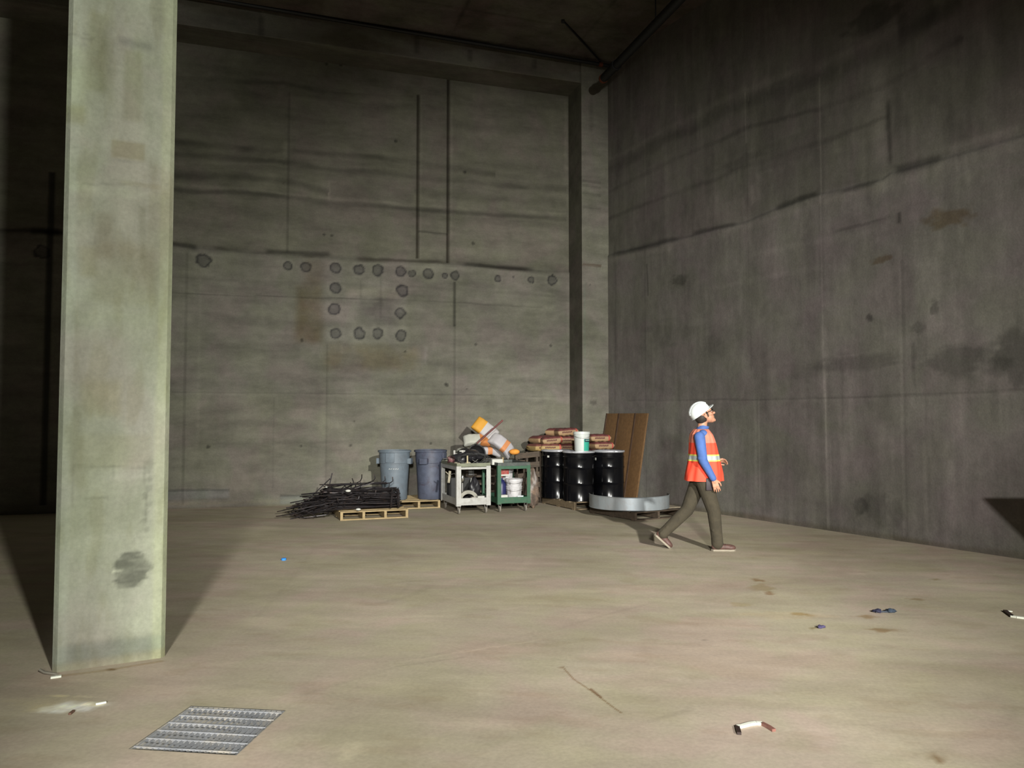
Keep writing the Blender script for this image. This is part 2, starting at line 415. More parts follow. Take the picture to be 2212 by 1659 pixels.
def paint_back(p):
    L = lambda pts: [bw(*q) for q in pts]
    S, Z = p.S, p.Z
    # tonal change of the pours: the band under the soffit and the patchwork of form panels
    ledge = L([(-100, 492), (100, 500), (370, 530), (560, 546), (700, 555), (860, 561), (970, 570), (1100, 580), (1240, 588)])
    lx = np.array([q[0] for q in ledge]); lz = np.array([q[1] for q in ledge])
    zl = np.interp(S, lx, lz)
    p.H += (0.025 * sstep(0.01, -0.03, Z - zl)).astype(np.float32)
    p.apply(sstep(0.0, 0.05, Z - zl) * 1.0, (0.90, 0.89, 0.86))
    p.line(ledge, 0.05, (0.42, 0.40, 0.38), breakup=0.75, seed=21, wobble=0.12)
    p.line(L([(560, 542), (720, 549)]), 0.05, 0.45); p.line(L([(985, 570), (1080, 577), (1160, 583)]), 0.055, 0.42)
    p.line(L([(60, 500), (135, 502)]), 0.07, 0.35); p.line(L([(360, 524), (430, 536)]), 0.05, 0.4)
    p.line([(q[0], q[1] - 0.11) for q in ledge], 0.04, 1.12, breakup=0.6, seed=5)
    # bands of the upper pours
    for pts, wd, c in (([(300, 300), (372, 307), (613, 327), (788, 338), (894, 351), (1070, 377)], 0.07, 0.62),
                       ([(300, 325), (372, 333), (613, 351), (723, 368), (824, 375), (894, 382), (1223, 412)], 0.06, 0.60),
                       ([(300, 370), (372, 377), (613, 390), (710, 417)], 0.08, 0.62),
                       ([(300, 398), (372, 408), (613, 425), (710, 438), (894, 450), (1223, 474)], 0.05, 0.58),
                       ([(372, 167), (613, 180), (700, 196)], 0.05, 0.66),
                       ([(700, 196), (894, 212)], 0.02, 0.8),
                       ([(894, 412), (1223, 440)], 0.09, 0.80), ([(976, 268), (1223, 290)], 0.12, 0.86)):
        p.line(L(pts), wd, c, wobble=0.10, breakup=0.45, seed=int(wd * 1000))
    for pts, wd, c in (([(372, 395), (710, 428), (894, 441), (1223, 463)], 0.035, 1.22), ([(372, 350), (894, 366), (1223, 400)], 0.03, 1.15),
                       ([(623, 212), (894, 224)], 0.04, 1.12)):
        p.line(L(pts), wd, c, wobble=0.10, breakup=0.5, seed=int(wd * 900))
    x0, z0 = bw(622, 205); x1, z1 = bw(900, 345); p.rect(x0, x1, z1, z0, 1.08, 0.03)
    x0, z0 = bw(710, 395); x1, z1 = bw(894, 440); p.rect(x0, x1, z1, z0, 0.84, 0.04)
    x0, z0 = bw(970, 180); x1, z1 = bw(1226, 370); p.rect(x0, x1, z1, z0, 1.13, 0.08, noise=0.3)
    x0, z0 = bw(910, 470); x1, z1 = bw(1226, 570); p.rect(x0, x1, z1, z0, 1.12, 0.1, noise=0.4)
    # deep vertical slots and fine joints
    def vert(px, y0, y1, wd, c, h=0.0, **k):
        a = bw(px if not isinstance(px, tuple) else px[0], y0); b = bw(px if not isinstance(px, tuple) else px[1], y1)
        m = (a[0] + b[0]) / 2
        p.line([(m, b[1]), (m, a[1])], wd, c, h=h, **k)
    vert(903, 205, 559, 0.022, (0.30, 0.28, 0.25), -0.03, wobble=0, edge=0.8)
    vert(968, 168, 567, 0.026, (0.28, 0.26, 0.24), -0.04, wobble=0, edge=0.8)
    vert(909, 205, 559, 0.02, 1.12); vert(975, 180, 560, 0.035, 1.16)
    p.line(L([(905, 500), (967, 506)]), 0.02, 0.55); p.line(L([(912, 552), (962, 556)]), 0.05, 1.18)
    vert(623, 200, 545, 0.02, 0.72, breakup=0.4); vert(617, 300, 350, 0.05, 1.25)
    vert(711, 385, 435, 0.03, 1.2); vert(981, 610, 705, 0.026, 0.42, -0.01); vert(981, 700, 1060, 0.014, 0.74); vert(986, 640, 1040, 0.03, 1.07)
    vert(705, 745, 1080, 0.02, 0.80); vert(698, 820, 1080, 0.08, 1.10); vert(400, 545, 1090, 0.02, 0.75, breakup=0.3)
    vert(430, 560, 1000, 0.03, 1.08); vert(1222, 205, 395, 0.04, 1.2); vert(103, 370, 1090, 0.05, 0.25, -0.02); vert(1150, 860, 1050, 0.03, 1.08)
    vert(1226, 590, 900, 0.03, 1.12); vert(590, 860, 1060, 0.015, 0.88)
    # fine horizontal joints
    p.line(L([(370, 634), (560, 640), (870, 649), (1172, 663)]), 0.013, 0.62, breakup=0.5, seed=9)
    p.line(L([(370, 600), (640, 612), (870, 618), (1200, 640)]), 0.03, 0.88, breakup=0.5, seed=12)
    p.line(L([(370, 851), (980, 857), (1236, 860)]), 0.035, 1.10, breakup=0.4, seed=13)
    p.line(L([(370, 848), (980, 853), (1236, 856)]), 0.012, 0.78, breakup=0.4, seed=14)
    p.line(L([(370, 960), (1236, 950)]), 0.02, 0.93, breakup=0.4, seed=15)
    # rust and lighter patch around the coring rings
    def box(a, b, col, soft, **k):
        x0, z0 = bw(*a); x1, z1 = bw(*b); p.rect(x0, x1, z1, z0, col, soft, **k)
    box((700, 575), (880, 742), (1.13, 1.13, 1.15), 0.06, noise=0.35)
    box((640, 615), (694, 742), (0.80, 0.70, 0.56), 0.10, noise=0.4, seed=30)
    box((660, 560), (698, 615), (0.85, 0.78, 0.68), 0.12, noise=0.5, seed=31)
    box((700, 745), (900, 800), (0.92, 0.84, 0.72), 0.12, noise=0.7, seed=33)
    box((775, 652), (852, 706), (0.74, 0.74, 0.76), 0.10, noise=0.3, seed=35)
    box((745, 618), (862, 645), (1.10, 1.10, 1.04), 0.05, noise=0.2, seed=36)
    box((995, 650), (1220, 860), (1.07, 1.07, 1.07), 0.12, noise=0.5, seed=37)
    box((890, 640), (975, 760), (1.05, 1.05, 1.05), 0.12, noise=0.4, seed=38)
    box((700, 705), (875, 742), (1.15, 1.15, 1.18), 0.08, noise=0.6, seed=39)
    box((372, 860), (1236, 1085), (1.07, 1.06, 1.03), 0.2, noise=0.5, seed=40)
    for pts in ([(738, 742), (738, 768)], [(920, 745), (918, 790)], [(822, 575), (822, 700)], [(779, 600), (779, 650)]):
        p.line(L(pts), 0.03, (1.15, 1.15, 1.18) if pts[0][1] > 700 else 0.82, wobble=0)
    for (X, Y, r) in ((180, 160, 28), (293, 167, 34), (478, 172, 33), (627, 183, 33), (745, 188, 34), (888, 195, 33), (958, 207, 22), (1060, 208, 31),
                      (1165, 220, 18), (1228, 220, 28), (1497, 240, 20), (1594, 229, 9), (1707, 246, 20), (1840, 250, 28), (478, 298, 33), (897, 315, 36),
                      (470, 430, 36), (885, 455, 34), (480, 583, 33), (628, 585, 36), (745, 585, 32), (890, 597, 34), (-350, 125, 46), (-1365, 72, 48)):
        s_, z_ = bw(560 + X / 2.91, 520 + Y / 2.91)
        r_ = abs(bw(560 + (X + r) / 2.91, 520 + Y / 2.91)[0] - s_)
        p.ring(s_, z_, r_, seed=abs(int(X)) % 97 + 1)
    for (px, py, r) in ((1027, 744, 3.5), (1189, 747, 3.5), (652, 735, 4), (965, 832, 5), (450, 965, 4), (875, 760, 3), (962, 830, 4), (1004, 372, 4), (855, 305, 4),
                        (1022, 526, 5), (705, 138, 4), (736, 140, 4), (700, 507, 3), (717, 509, 3), (650, 963, 3), (757, 962, 3), (930, 958, 3), (1193, 595, 3), (765, 910, 2.5), (1008, 840, 2)):
        s_, z_ = bw(px, py); p.blob(s_, z_, r * 0.0095, r * 0.0095, 0.42, 0.3, seed=px)
    # pale grout strips low on the wall
    for a, b in (((300, 1061), (495, 1076)), ((604, 1071), (685, 1087))):
        x0, z0 = bw(*a); x1, z1 = bw(*b)
        p.rect(x0, x1, z1, z0, (1.02, 1.08, 1.18), 0.025, h=0.02); p.line([(x0, z0), (x1, z0 - 0.02)], 0.02, 0.6)
    p.line([(-14, 0.0), (0, 0.0)], 0.03, (0.75, 0.70, 0.6), breakup=0.4)
    p.line([(-14, 0.09), (0, 0.09)], 0.03, (1.1, 1.08, 1.0), breakup=0.4)
painted_slab('wall_back', CORNER, BW_A, arr([(-15, -11, 0.2), (-11, 0, 0.024), (0, 0.3, 0.15)]), arr([(-0.3, 8.7, 0.024), (8.7, 9.3, 0.3)]), paint_back, m_back)

def paint_right(p):
    L = lambda pts: [rw(*q) for q in pts]
    S, Z = p.S, p.Z
    ledge = L([(1299, 562), (1316, 550), (1484, 512), (1604, 482), (1673, 452), (1776, 418), (1906, 388), (1925, 374), (2048, 340), (2212, 292), (2600, 165)])
    lx = np.array([q[0] for q in ledge]); lz = np.array([q[1] for q in ledge]); o = np.argsort(lx)
    zl = np.interp(S, lx[o], lz[o])
    p.H += (0.02 * sstep(0.01, -0.03, Z - zl)).astype(np.float32)
    p.apply(sstep(0.0, 0.06, Z - zl), (0.86, 0.86, 0.84))
    p.line(ledge, 0.028, 0.62, breakup=0.5, seed=22, wobble=0.08)
    for pts, wd, c in (([(1316, 552), (1484, 512)], 0.06, 0.5), ([(1492, 506), (1604, 484)], 0.05, 0.52), ([(1673, 449), (1776, 415)], 0.05, 0.45),
                       ([(1811, 415), (1906, 388)], 0.035, 0.6), ([(1923, 370), (2048, 338)], 0.08, 0.48), ([(1800, 500), (1931, 468)], 0.025, 0.7)):
        p.line(L(pts), wd, c, wobble=0.10)
    p.line([(q[0], q[1] - 0.12) for q in ledge], 0.07, (1.14, 1.13, 1.12), breakup=0.4, seed=6)
    p.line(L([(2040, 322), (2212, 275)]), 0.06, 1.28)
    p.line(L([(1626, 551), (1770, 520), (1931, 492)]), 0.06, 1.13, breakup=0.3); p.line(L([(1540, 622), (1780, 575)]), 0.05, 1.1, breakup=0.3)
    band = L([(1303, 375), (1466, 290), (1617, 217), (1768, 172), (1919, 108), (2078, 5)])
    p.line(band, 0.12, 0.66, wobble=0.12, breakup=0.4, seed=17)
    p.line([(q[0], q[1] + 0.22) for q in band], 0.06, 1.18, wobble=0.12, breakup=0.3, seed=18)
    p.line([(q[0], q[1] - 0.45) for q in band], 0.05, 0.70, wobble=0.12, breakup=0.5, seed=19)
    p.line(L([(1930, 75), (2030, 20)]), 0.2, 0.6, wobble=0.4)
    p.line(L([(1300, 480), (1560, 380), (1790, 300), (1920, 250)]), 0.05, 0.75, wobble=0.15, breakup=0.5, seed=20)
    def vert(pts, wd, c, h=0.0, **k): p.line(L(pts), wd, c, h=h, **k)
    vert([(1770, 165), (1774, 430)], 0.016, 1.4, wobble=0.02); vert([(1775, 430), (1780, 760), (1788, 990)], 0.014, 1.22, wobble=0.02); vert([(1783, 780), (1791, 1142)], 0.022, 1.30, wobble=0.02)
    vert([(1795, 960), (1797, 1090)], 0.012, 1.2); vert([(1609, 200), (1612, 310)], 0.014, 1.35, wobble=0.02); vert([(1612, 310), (1625, 800)], 0.012, 0.85)
    vert([(1632, 830), (1636, 1112)], 0.035, 1.22); vert([(1411, 645), (1413, 860)], 0.03, 1.10); vert([(1640, 860), (1644, 1080)], 0.012, 1.25)
    vert([(1945, 560), (1950, 860), (1956, 1160)], 0.016, 1.16); vert([(1951, 560), (1962, 1160)], 0.02, 0.85)
    vert([(1918, 210), (1924, 372)], 0.035, 0.50); vert([(1900, 130), (1908, 360)], 0.12, 1.25, wobble=0.2); vert([(1945, 458), (1944, 486)], 0.03, 0.45)
    vert([(2056, 985), (2062, 1150)], 0.05, 1.18); vert([(2000, 800), (2010, 1150)], 0.02, 0.9); vert([(1395, 540), (1398, 1080)], 0.015, 0.82); vert([(1399, 570), (1402, 640)], 0.02, 0.6)
    vert([(1390, 170), (1396, 480)], 0.012, 1.2, breakup=0.4); vert([(1457, 180), (1460, 330)], 0.012, 1.2, breakup=0.4); vert([(1625, 395), (1626, 445)], 0.05, 1.22)
    vert([(1330, 900), (1332, 560)], 0.02, 0.85)
    p.line(L([(1360, 866), (1640, 862), (1930, 856), (2212, 842), (2500, 830)]), 0.014, 0.74, breakup=0.35, seed=25)
    p.line(L([(1360, 868), (1640, 866), (1930, 862), (2212, 850), (2500, 838)]), 0.03, 1.07, breakup=0.3, seed=26)
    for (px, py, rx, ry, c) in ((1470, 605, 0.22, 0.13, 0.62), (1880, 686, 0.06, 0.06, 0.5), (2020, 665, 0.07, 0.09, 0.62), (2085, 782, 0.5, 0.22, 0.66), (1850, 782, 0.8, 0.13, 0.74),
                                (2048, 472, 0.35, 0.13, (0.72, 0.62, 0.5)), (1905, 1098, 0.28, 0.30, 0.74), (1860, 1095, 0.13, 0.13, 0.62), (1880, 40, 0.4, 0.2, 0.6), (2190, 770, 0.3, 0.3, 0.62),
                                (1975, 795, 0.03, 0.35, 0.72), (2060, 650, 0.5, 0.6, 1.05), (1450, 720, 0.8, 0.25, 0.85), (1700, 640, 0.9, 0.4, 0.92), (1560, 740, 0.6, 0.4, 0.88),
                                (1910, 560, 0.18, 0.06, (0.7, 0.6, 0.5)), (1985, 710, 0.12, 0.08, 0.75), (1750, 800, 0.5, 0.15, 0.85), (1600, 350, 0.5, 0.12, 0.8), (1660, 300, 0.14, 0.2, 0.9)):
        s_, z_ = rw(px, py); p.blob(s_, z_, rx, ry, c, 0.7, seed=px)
    # rust veil and chalky wash of the upper pour, form panels
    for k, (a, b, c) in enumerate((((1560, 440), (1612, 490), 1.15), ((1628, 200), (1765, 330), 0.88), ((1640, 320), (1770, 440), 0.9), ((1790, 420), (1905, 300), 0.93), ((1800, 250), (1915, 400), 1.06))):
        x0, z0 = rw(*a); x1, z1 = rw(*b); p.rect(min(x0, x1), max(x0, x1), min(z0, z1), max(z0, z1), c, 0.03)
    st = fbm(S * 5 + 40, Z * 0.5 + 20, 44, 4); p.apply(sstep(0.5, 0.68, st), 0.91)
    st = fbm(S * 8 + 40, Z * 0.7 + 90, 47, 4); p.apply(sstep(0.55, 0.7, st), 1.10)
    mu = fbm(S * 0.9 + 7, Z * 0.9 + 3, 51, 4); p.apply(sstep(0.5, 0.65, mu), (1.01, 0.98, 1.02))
    p.line([(0, 0.02), (20, 0.02)], 0.06, (0.72, 0.68, 0.58), breakup=0.3)
    p.line([(0.1, 0.0), (0.1, 9)], 0.15, (0.9, 0.9, 0.86), wobble=0)
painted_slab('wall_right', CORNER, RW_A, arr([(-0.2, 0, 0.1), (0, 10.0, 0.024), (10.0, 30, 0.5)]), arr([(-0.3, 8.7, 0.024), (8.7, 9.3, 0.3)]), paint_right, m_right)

# pilaster in the corner and beam along the top of the back wall
PF = CORNER + BW_N * PIL_D
s_left = on_wall(1257.5, 700, PF, BW_U, BW_N)[0]
s_right = on_wall(1299, 700, PF, BW_U, BW_N)[0]
def paint_pil(p):
    L = lambda pts: [on_wall(x, y, PF, BW_U, BW_N) for x, y in pts]
    p.line(L([(1257, 571), (1299, 575)]), 0.03, (0.6, 0.5, 0.45), breakup=0.3)
    for y in (392, 402, 418, 448): p.line(L([(1257, y), (1299, y + 4)]), 0.03, 0.72, wobble=0.12, breakup=0.3)
    p.line(L([(1263, 580), (1263, 905)]), 0.03, (0.95, 1.05, 1.02), wobble=0); p.line(L([(1277, 205), (1277, 290)]), 0.05, 0.8)
    p.blob(*L([(1283, 870)])[0], 0.09, 0.06, 0.6); p.blob(*L([(1267, 613)])[0], 0.02, 0.02, 0.5); p.blob(*L([(1275, 614)])[0], 0.02, 0.02, 0.5)
    p.apply(np.ones(p.S.size), 1.08)
painted_slab('trim_1', PF, BW_A, arr([(s_left, s_right + 0.25, 0.03)]), arr([(-0.2, CEIL + 0.1, 0.03)]), paint_pil, m_back, thick=PIL_D + 0.02)
def paint_beam(p):
    L = lambda pts: [on_wall(x, y, PF, BW_U, BW_N) for x, y in pts]
    for x, y0, y1 in ((565, 30, 85), (1015, 105, 135), (1155, 125, 150), (900, 70, 120)): p.line(L([(x, y0), (x, y1)]), 0.05, 0.6)
    p.rect(-12, L([(565, 60)])[0][0], 8, 9.2, 0.8, 0.03)  # left stretch painted darker, imitating the column's shadow on the beam
    p.apply(np.clip(sstep(0.45, 0.6, fbm(p.S * 0.8, p.Z * 3, 8, 4)), 0, 1), (0.8, 0.76, 0.72))
painted_slab('trim_2', PF + Vector((0, 0, 0)), BW_A, arr([(-14, s_left, 0.05)]), arr([(8.55, CEIL + 0.08, 0.03)]), paint_beam, m_back, thick=PIL_D + 0.02)

def paint_ceil(p):
    for k in range(14):
        t = -0.7 - 1.22 * k
        p.line([(-14, t), (8, t)], 0.02, 0.6, wobble=0.02, breakup=0.3, seed=k + 3)
    for k, s_ in enumerate(np.arange(-13, 8, 2.44)): p.line([(s_, -16), (s_, 0)], 0.025, 0.5, wobble=0.02)
    p.apply(sstep(0.5, 0.62, fbm(p.S * 0.7 + 5, p.Z * 0.7 + 70, 8, 4)), (0.8, 0.74, 0.72))
c_o = painted_slab('ceiling', CORNER + Vector((0, 0, CEIL)), BW_A, arr([(-22, -12, 1.0), (-12, 8, 0.06), (8, 30, 1.0)]), arr([(-36, -10, 1.0), (-10, 0.5, 0.06)]), paint_ceil, m_ceil, thick=-0.3, flat=True)

# ------------------------------------------------------------------ floor with the drain grate's frame of reference
G = [floor_at(*q) for q in ((414, 1523), (611, 1536), (518, 1630), (276, 1620))]      # far left, far right, near right, near left
G_C = (G[0] + G[1] + G[2] + G[3]) / 4
_d = (G[1] - G[0]) + (G[2] - G[3]); G_A = math.atan2(_d.y, _d.x)
G_W = ((G[1] - G[0]).length + (G[2] - G[3]).length) / 2; G_H = ((G[0] - G[3]).length + (G[1] - G[2]).length) / 2
print('GRATE', G_C, math.degrees(G_A), G_W, G_H)
def fl(px, py):
    q = floor_at(px, py) - G_C; c, s = math.cos(-G_A), math.sin(-G_A)
    return (q.x * c - q.y * s, q.x * s + q.y * c)
def paint_floor(p):
    L = lambda pts: [fl(*q) for q in pts]
    S, Z = p.S, p.Z
    n = fbm(S * 0.8 + 20, Z * 2.0 + 10, 61, 4); p.apply(sstep(0.5, 0.7, n), (0.93, 0.92, 0.90))
    n = fbm(S * 0.5 + 90, Z * 1.2 + 40, 62, 4); p.apply(sstep(0.52, 0.7, n), (1.08, 1.08, 1.07))
    n = fbm(S * 1.6 + 90, Z * 4.0 + 40, 66, 4); p.apply(sstep(0.55, 0.72, n), (1.06, 1.06, 1.05))
    n = fbm(S * 3 + 90, Z * 7 + 40, 67, 4); p.apply(sstep(0.6, 0.75, n), (0.94, 0.92, 0.9))
    # swept arcs
    for k in range(26):
        cx, cz, r = rng.uniform(-3, 6), rng.uniform(1, 8), rng.uniform(1.0, 3.5)
        a0 = rng.uniform(0, 6.28); pts = [(cx + r * math.cos(a0 + q * 0.12), cz + r * math.sin(a0 + q * 0.12)) for q in range(8)]
        p.line(pts, rng.uniform(0.02, 0.07), rng.choice([0.93, 0.95, 1.05, 1.06]), wobble=0.1, breakup=0.6, seed=k)
    # cracks, drag lines
    p.line(L([(1215, 1440), (1240, 1468), (1275, 1492), (1300, 1510), (1342, 1540)]), 0.005, (0.62, 0.52, 0.42), wobble=0.05, edge=0.9)
    p.line(L([(1275, 1488), (1300, 1508)]), 0.009, (0.55, 0.42, 0.35))
    p.line(L([(855, 1432), (960, 1415), (1060, 1398), (1170, 1382)]), 0.012, 1.14, breakup=0.4)
    p.line(L([(855, 1440), (1000, 1420)]), 0.01, 0.85, breakup=0.5); p.line(L([(780, 1450), (1000, 1400), (1180, 1362)]), 0.03, 0.95, breakup=0.4)
    for pts in ([(630, 1510), (820, 1450), (900, 1430)], [(1140, 1380), (1300, 1330), (1460, 1290)], [(560, 1330), (640, 1240), (680, 1180)], [(1300, 1590), (1500, 1530)], [(1140, 1190), (1190, 1210)]):
        p.line(L(pts), 0.02, 0.92, breakup=0.5, seed=pts[0][0])
    for (px, py, rx, ry, c) in ((1638, 1253, 0.07, 0.08, (0.62, 0.5, 0.38)), (1662, 1282, 0.05, 0.08, (0.68, 0.55, 0.45)), (1650, 1270, 0.12, 0.16, (0.86, 0.8, 0.7)), (1738, 1328, 0.10, 0.06, (0.76, 0.66, 0.48)),
                                (1871, 1333, 0.08, 0.06, (0.74, 0.64, 0.5)), (1903, 1361, 0.12, 0.06, (0.68, 0.56, 0.44)), (1758, 1357, 0.04, 0.03, (0.6, 0.55, 0.4)), (1600, 1306, 0.12, 0.09, (0.9, 0.87, 0.74)),
                                (1978, 1294, 0.07, 0.05, (0.68, 0.6, 0.48)), (2020, 1252, 0.05, 0.05, (0.7, 0.65, 0.55)), (2024, 1640, 0.03, 0.05, (0.6, 0.5, 0.4)), (1524, 1382, 0.02, 0.02, 0.7),
                                (757, 1620, 0.06, 0.10, 1.16), (1200, 1480, 0.6, 0.25, 1.06), (1350, 1580, 0.7, 0.2, 1.05), (1700, 1330, 0.35, 0.14, (1.08, 1.04, 1.0)), (1010, 1240, 0.7, 0.3, 1.05),
                                (1900, 1245, 0.5, 0.25, 0.93), (2000, 1560, 0.5, 0.3, 0.93), (1850, 1240, 0.15, 0.1, 1.1)):
        x, z = fl(px, py); p.blob(x, z, rx, ry, c, 0.8, seed=px)
    # white spill by the column and dirt line at the column's foot
    for (px, py, rx, ry, c) in ((145, 1530, 0.17, 0.060, (1.5, 1.65, 2.0)), (175, 1520, 0.14, 0.05, (1.35, 1.46, 1.7)), (198, 1522, 0.06, 0.03, (1.6, 1.65, 1.6)), (120, 1536, 0.10, 0.02, (1.3, 1.36, 1.42)), (130, 1503, 0.05, 0.02, (1.35, 1.35, 1.2)),
                                (190, 1505, 0.10, 0.025, (1.2, 1.2, 1.15)), (100, 1530, 0.2, 0.06, (1.1, 1.1, 1.05)), (120, 1518, 0.25, 0.10, (1.08, 1.08, 1.0))):
        x, z = fl(px, py); p.blob(x, z, rx, ry, c, 0.8, seed=px + 3)
    p.line(L([(120, 1462), (240, 1447), (352, 1428)]), 0.025, (0.70, 0.62, 0.44), breakup=0.4)
    p.blob(*fl(238, 1446), 0.05, 0.03, (0.5, 0.42, 0.3))
    # worn dusty rim around the grate
    d = np.maximum(np.abs(S) - G_W / 2, np.abs(Z) - G_H / 2)
    p.apply(np.exp(-(np.clip(d, 0, 9) / 0.06) ** 2) * 0.5, (0.92, 0.94, 0.9))
hw, hh = G_W / 2, G_H / 2
fo = painted_slab('floor', G_C, G_A, np.unique(np.round(np.concatenate([arr([(-16, -7, 1.0), (-7, -1.15, 0.04), (-1.15, -hw, 0.014)]), arr([(-hw, hw, 0.04)]), arr([(hw, 1.8, 0.035), (1.8, 2.7, 0.009), (2.7, 9.6, 0.035), (9.6, 24, 1.2)])]), 5)),
                  np.unique(np.round(np.concatenate([arr([(-20, -0.7, 0.9), (-0.7, -hh, 0.04)]), arr([(-hh, hh, 0.04)]), arr([(hh, 1.2, 0.012), (1.2, 5, 0.03), (5, 14.5, 0.06), (14.5, 16, 0.5)])]), 5)),
                  paint_floor, m_floor, thick=0.5, flat=True, hole=(-hw, hw, -hh, hh))
# rough walls out of view that close the hall
def shell(name, c, size, rz=0.0):
    me = MB().box((0, 0, 0), size).mesh(name)
    at = me.color_attributes.new('paint', 'FLOAT_COLOR', 'POINT'); at.data.foreach_set('color', [1.0] * (len(me.vertices) * 4))
    o = link(name, me, m_back); o.location = c; o.rotation_euler = (0, 0, rz); o['kind'] = 'structure'
shell('wall_left', (-14.0, -1.0, 4.4), (0.3, 28, 9.4)); shell('wall_front', (1.5, -14.5, 4.4), (33, 0.3, 9.4))

# ------------------------------------------------------------------ the free-standing column
def column():
    A = floor_at(112, 1454); B = floor_at(350, 1421)
    u = (B - A).normalized(); Wd = (B - A).length + 0.02; ang = math.atan2(u.y, u.x); ch = 0.028; D = Wd
    print('COLUMN', A, B, Wd, math.degrees(ang))
    pts = []
    def seg(a, b, st):
        n = max(1, int(math.ceil(math.dist(a, b) / st)))
        for k in range(n): pts.append((a[0] + (b[0] - a[0]) * k / n, a[1] + (b[1] - a[1]) * k / n))
    seg((0, ch), (ch, 0), 0.02); seg((ch, 0), (Wd - ch, 0), 0.016); seg((Wd - ch, 0), (Wd, ch), 0.02)
    seg((Wd, ch), (Wd, D - ch), 0.05); seg((Wd, D - ch), (Wd - ch, D), 0.05); seg((Wd - ch, D), (ch, D), 0.1); seg((ch, D), (0, D - ch), 0.05); seg((0, D - ch), (0, ch), 0.05)
    pts = np.array(pts); n = len(pts); zs = arr([(-0.02, 4.7, 0.016), (4.7, CEIL + 0.05, 0.1)]); nz = len(zs)
    X = np.tile(pts[:, 0], nz); Y = np.tile(pts[:, 1], nz); Z = np.repeat(zs, n)
    front = Y < ch * 0.8
    p = Paint(np.where(front, X, X + Y * 1.7), Z)
    a_ = Vector((A.x, A.y, 0)); nn = Vector((u.y, -u.x, 0))
    P = lambda x, y: on_wall(x, y, a_, u, nn)
    def rc(a, b, c, soft, **k):
        x0, z0 = P(*a); x1, z1 = P(*b); p.rect(x0, x1, z1, z0, c, soft, **k)
    # pale plaster-like edges, formwork seams, patches
    p.rect(-0.1, 0.075, -1, 10, (1.10, 1.12, 1.14), 0.012); p.rect(Wd - 0.09, Wd + 0.1, -1, 10, (1.10, 1.11, 1.02), 0.012)
    p.rect(-0.1, 0.02, -1, 10, 0.9, 0.004); p.rect(Wd - 0.02, Wd + 0.1, -1, 3, 0.9, 0.004)
    rc((150, 395), (362, 440), (1.12, 1.15, 1.12), 0.03, noise=0.3); rc((240, 300), (312, 350), (0.82, 0.78, 0.68), 0.012)
    rc((260, 390), (345, 408), (0.86, 0.82, 0.70), 0.02, noise=0.3); rc((205, 455), (240, 560), (0.84, 0.80, 0.74), 0.03, noise=0.4); rc((300, 445), (312, 560), (0.84, 0.84, 0.8), 0.015)
    rc((200, 520), (330, 660), (0.87, 0.85, 0.80), 0.04, noise=0.4); rc((170, 530), (205, 600), (0.86, 0.84, 0.72), 0.03, noise=0.3)
    rc((138, 560), (180, 650), (1.1, 1.1, 1.14), 0.03, noise=0.3); rc((190, 20), (225, 200), (0.84, 0.84, 0.74), 0.03, noise=0.3); rc((255, 78), (330, 110), (0.70, 0.70, 0.72), 0.03, noise=0.5)
    rc((268, 105), (305, 265), (0.86, 0.86, 0.78), 0.02, noise=0.2); rc((150, 100), (185, 250), (1.08, 1.1, 1.04), 0.03, noise=0.3); rc((145, 225), (182, 270), (0.88, 0.86, 0.74), 0.03)
    rc((155, 1040), (315, 1150), (0.90, 0.91, 0.88), 0.02, noise=0.5); rc((165, 940), (330, 1010), (0.95, 0.93, 0.86), 0.03, noise=0.4); rc((180, 820), (260, 900), (0.94, 0.92, 0.8), 0.04, noise=0.4)
    rc((150, 1390), (330, 1412), (0.76, 0.76, 0.76), 0.03, noise=0.5); rc((120, 1400), (350, 1425), (0.90, 0.93, 0.95), 0.02)
    for a, b in (((158, 1005), (158, 1150)), ((310, 985), (318, 1150)), ((246, 1005), (247, 1050)), ((297, 600), (300, 640)), ((198, 455), (205, 530))):
        p.line([P(*a), P(*b)], 0.006, 0.84, breakup=0.3, wobble=0.02)
    for a, b in (((165, 1076), (235, 1078)), ((160, 1008), (330, 1010)), ((245, 347), (312, 358)), ((175, 398), (330, 400)), ((145, 70), (200, 90)), ((180, 72), (205, 84))):
        p.line([P(*a), P(*b)], 0.008, 0.84, breakup=0.4, wobble=0.04)
    for k in range(9): x, z = P(318 + rng.uniform(-8, 8), 1000 + k * 18); p.blob(x, z, 0.025, 0.025, 0.8, 0.9, seed=k)
    # soot-dark scrubbed stain
    x, z = P(284, 1231)
    d = np.hypot((p.S - x) / 0.125, (p.Z - z) / 0.135) + (fbm(p.S * 7 + 3, p.Z * 26 + 8, 77, 4) - 0.5) * 0.75
    m = 1 - sstep(0.78, 1.0, d); m = m * (0.62 + 0.38 * sstep(0.3, 0.6, fbm(p.S * 8 + 9, p.Z * 40 + 2, 79, 3)))
    p.apply(m * front, (0.42, 0.42, 0.42))
    x, z = P(252, 1233); p.blob(x, z, 0.03, 0.006, 1.7, 0.3)
    p.apply((1 - sstep(0.02, 0.075, p.Z + p.wob * 0.06)) * 0.9, (1.08, 0.98, 0.86))
    st = fbm(p.S * 9 + 3, p.Z * 2.2 + 8, 83, 4); p.apply(sstep(0.52, 0.7, st), (0.90, 0.89, 0.84))
    V = np.stack([X, Y, Z], 1)
    i = np.arange(n)[None, :] + np.arange(nz - 1)[:, None] * n; j = (np.arange(n)[None, :] + 1) % n + np.arange(nz - 1)[:, None] * n
    Fq = np.stack([i, j, j + n, i + n], -1).reshape(-1, 4)
    me = bpy.data.meshes.new('concrete_column'); me.from_pydata(V.tolist(), [], Fq.tolist() + [list(range(n))[::-1], list(range(n * (nz - 1), n * nz))])
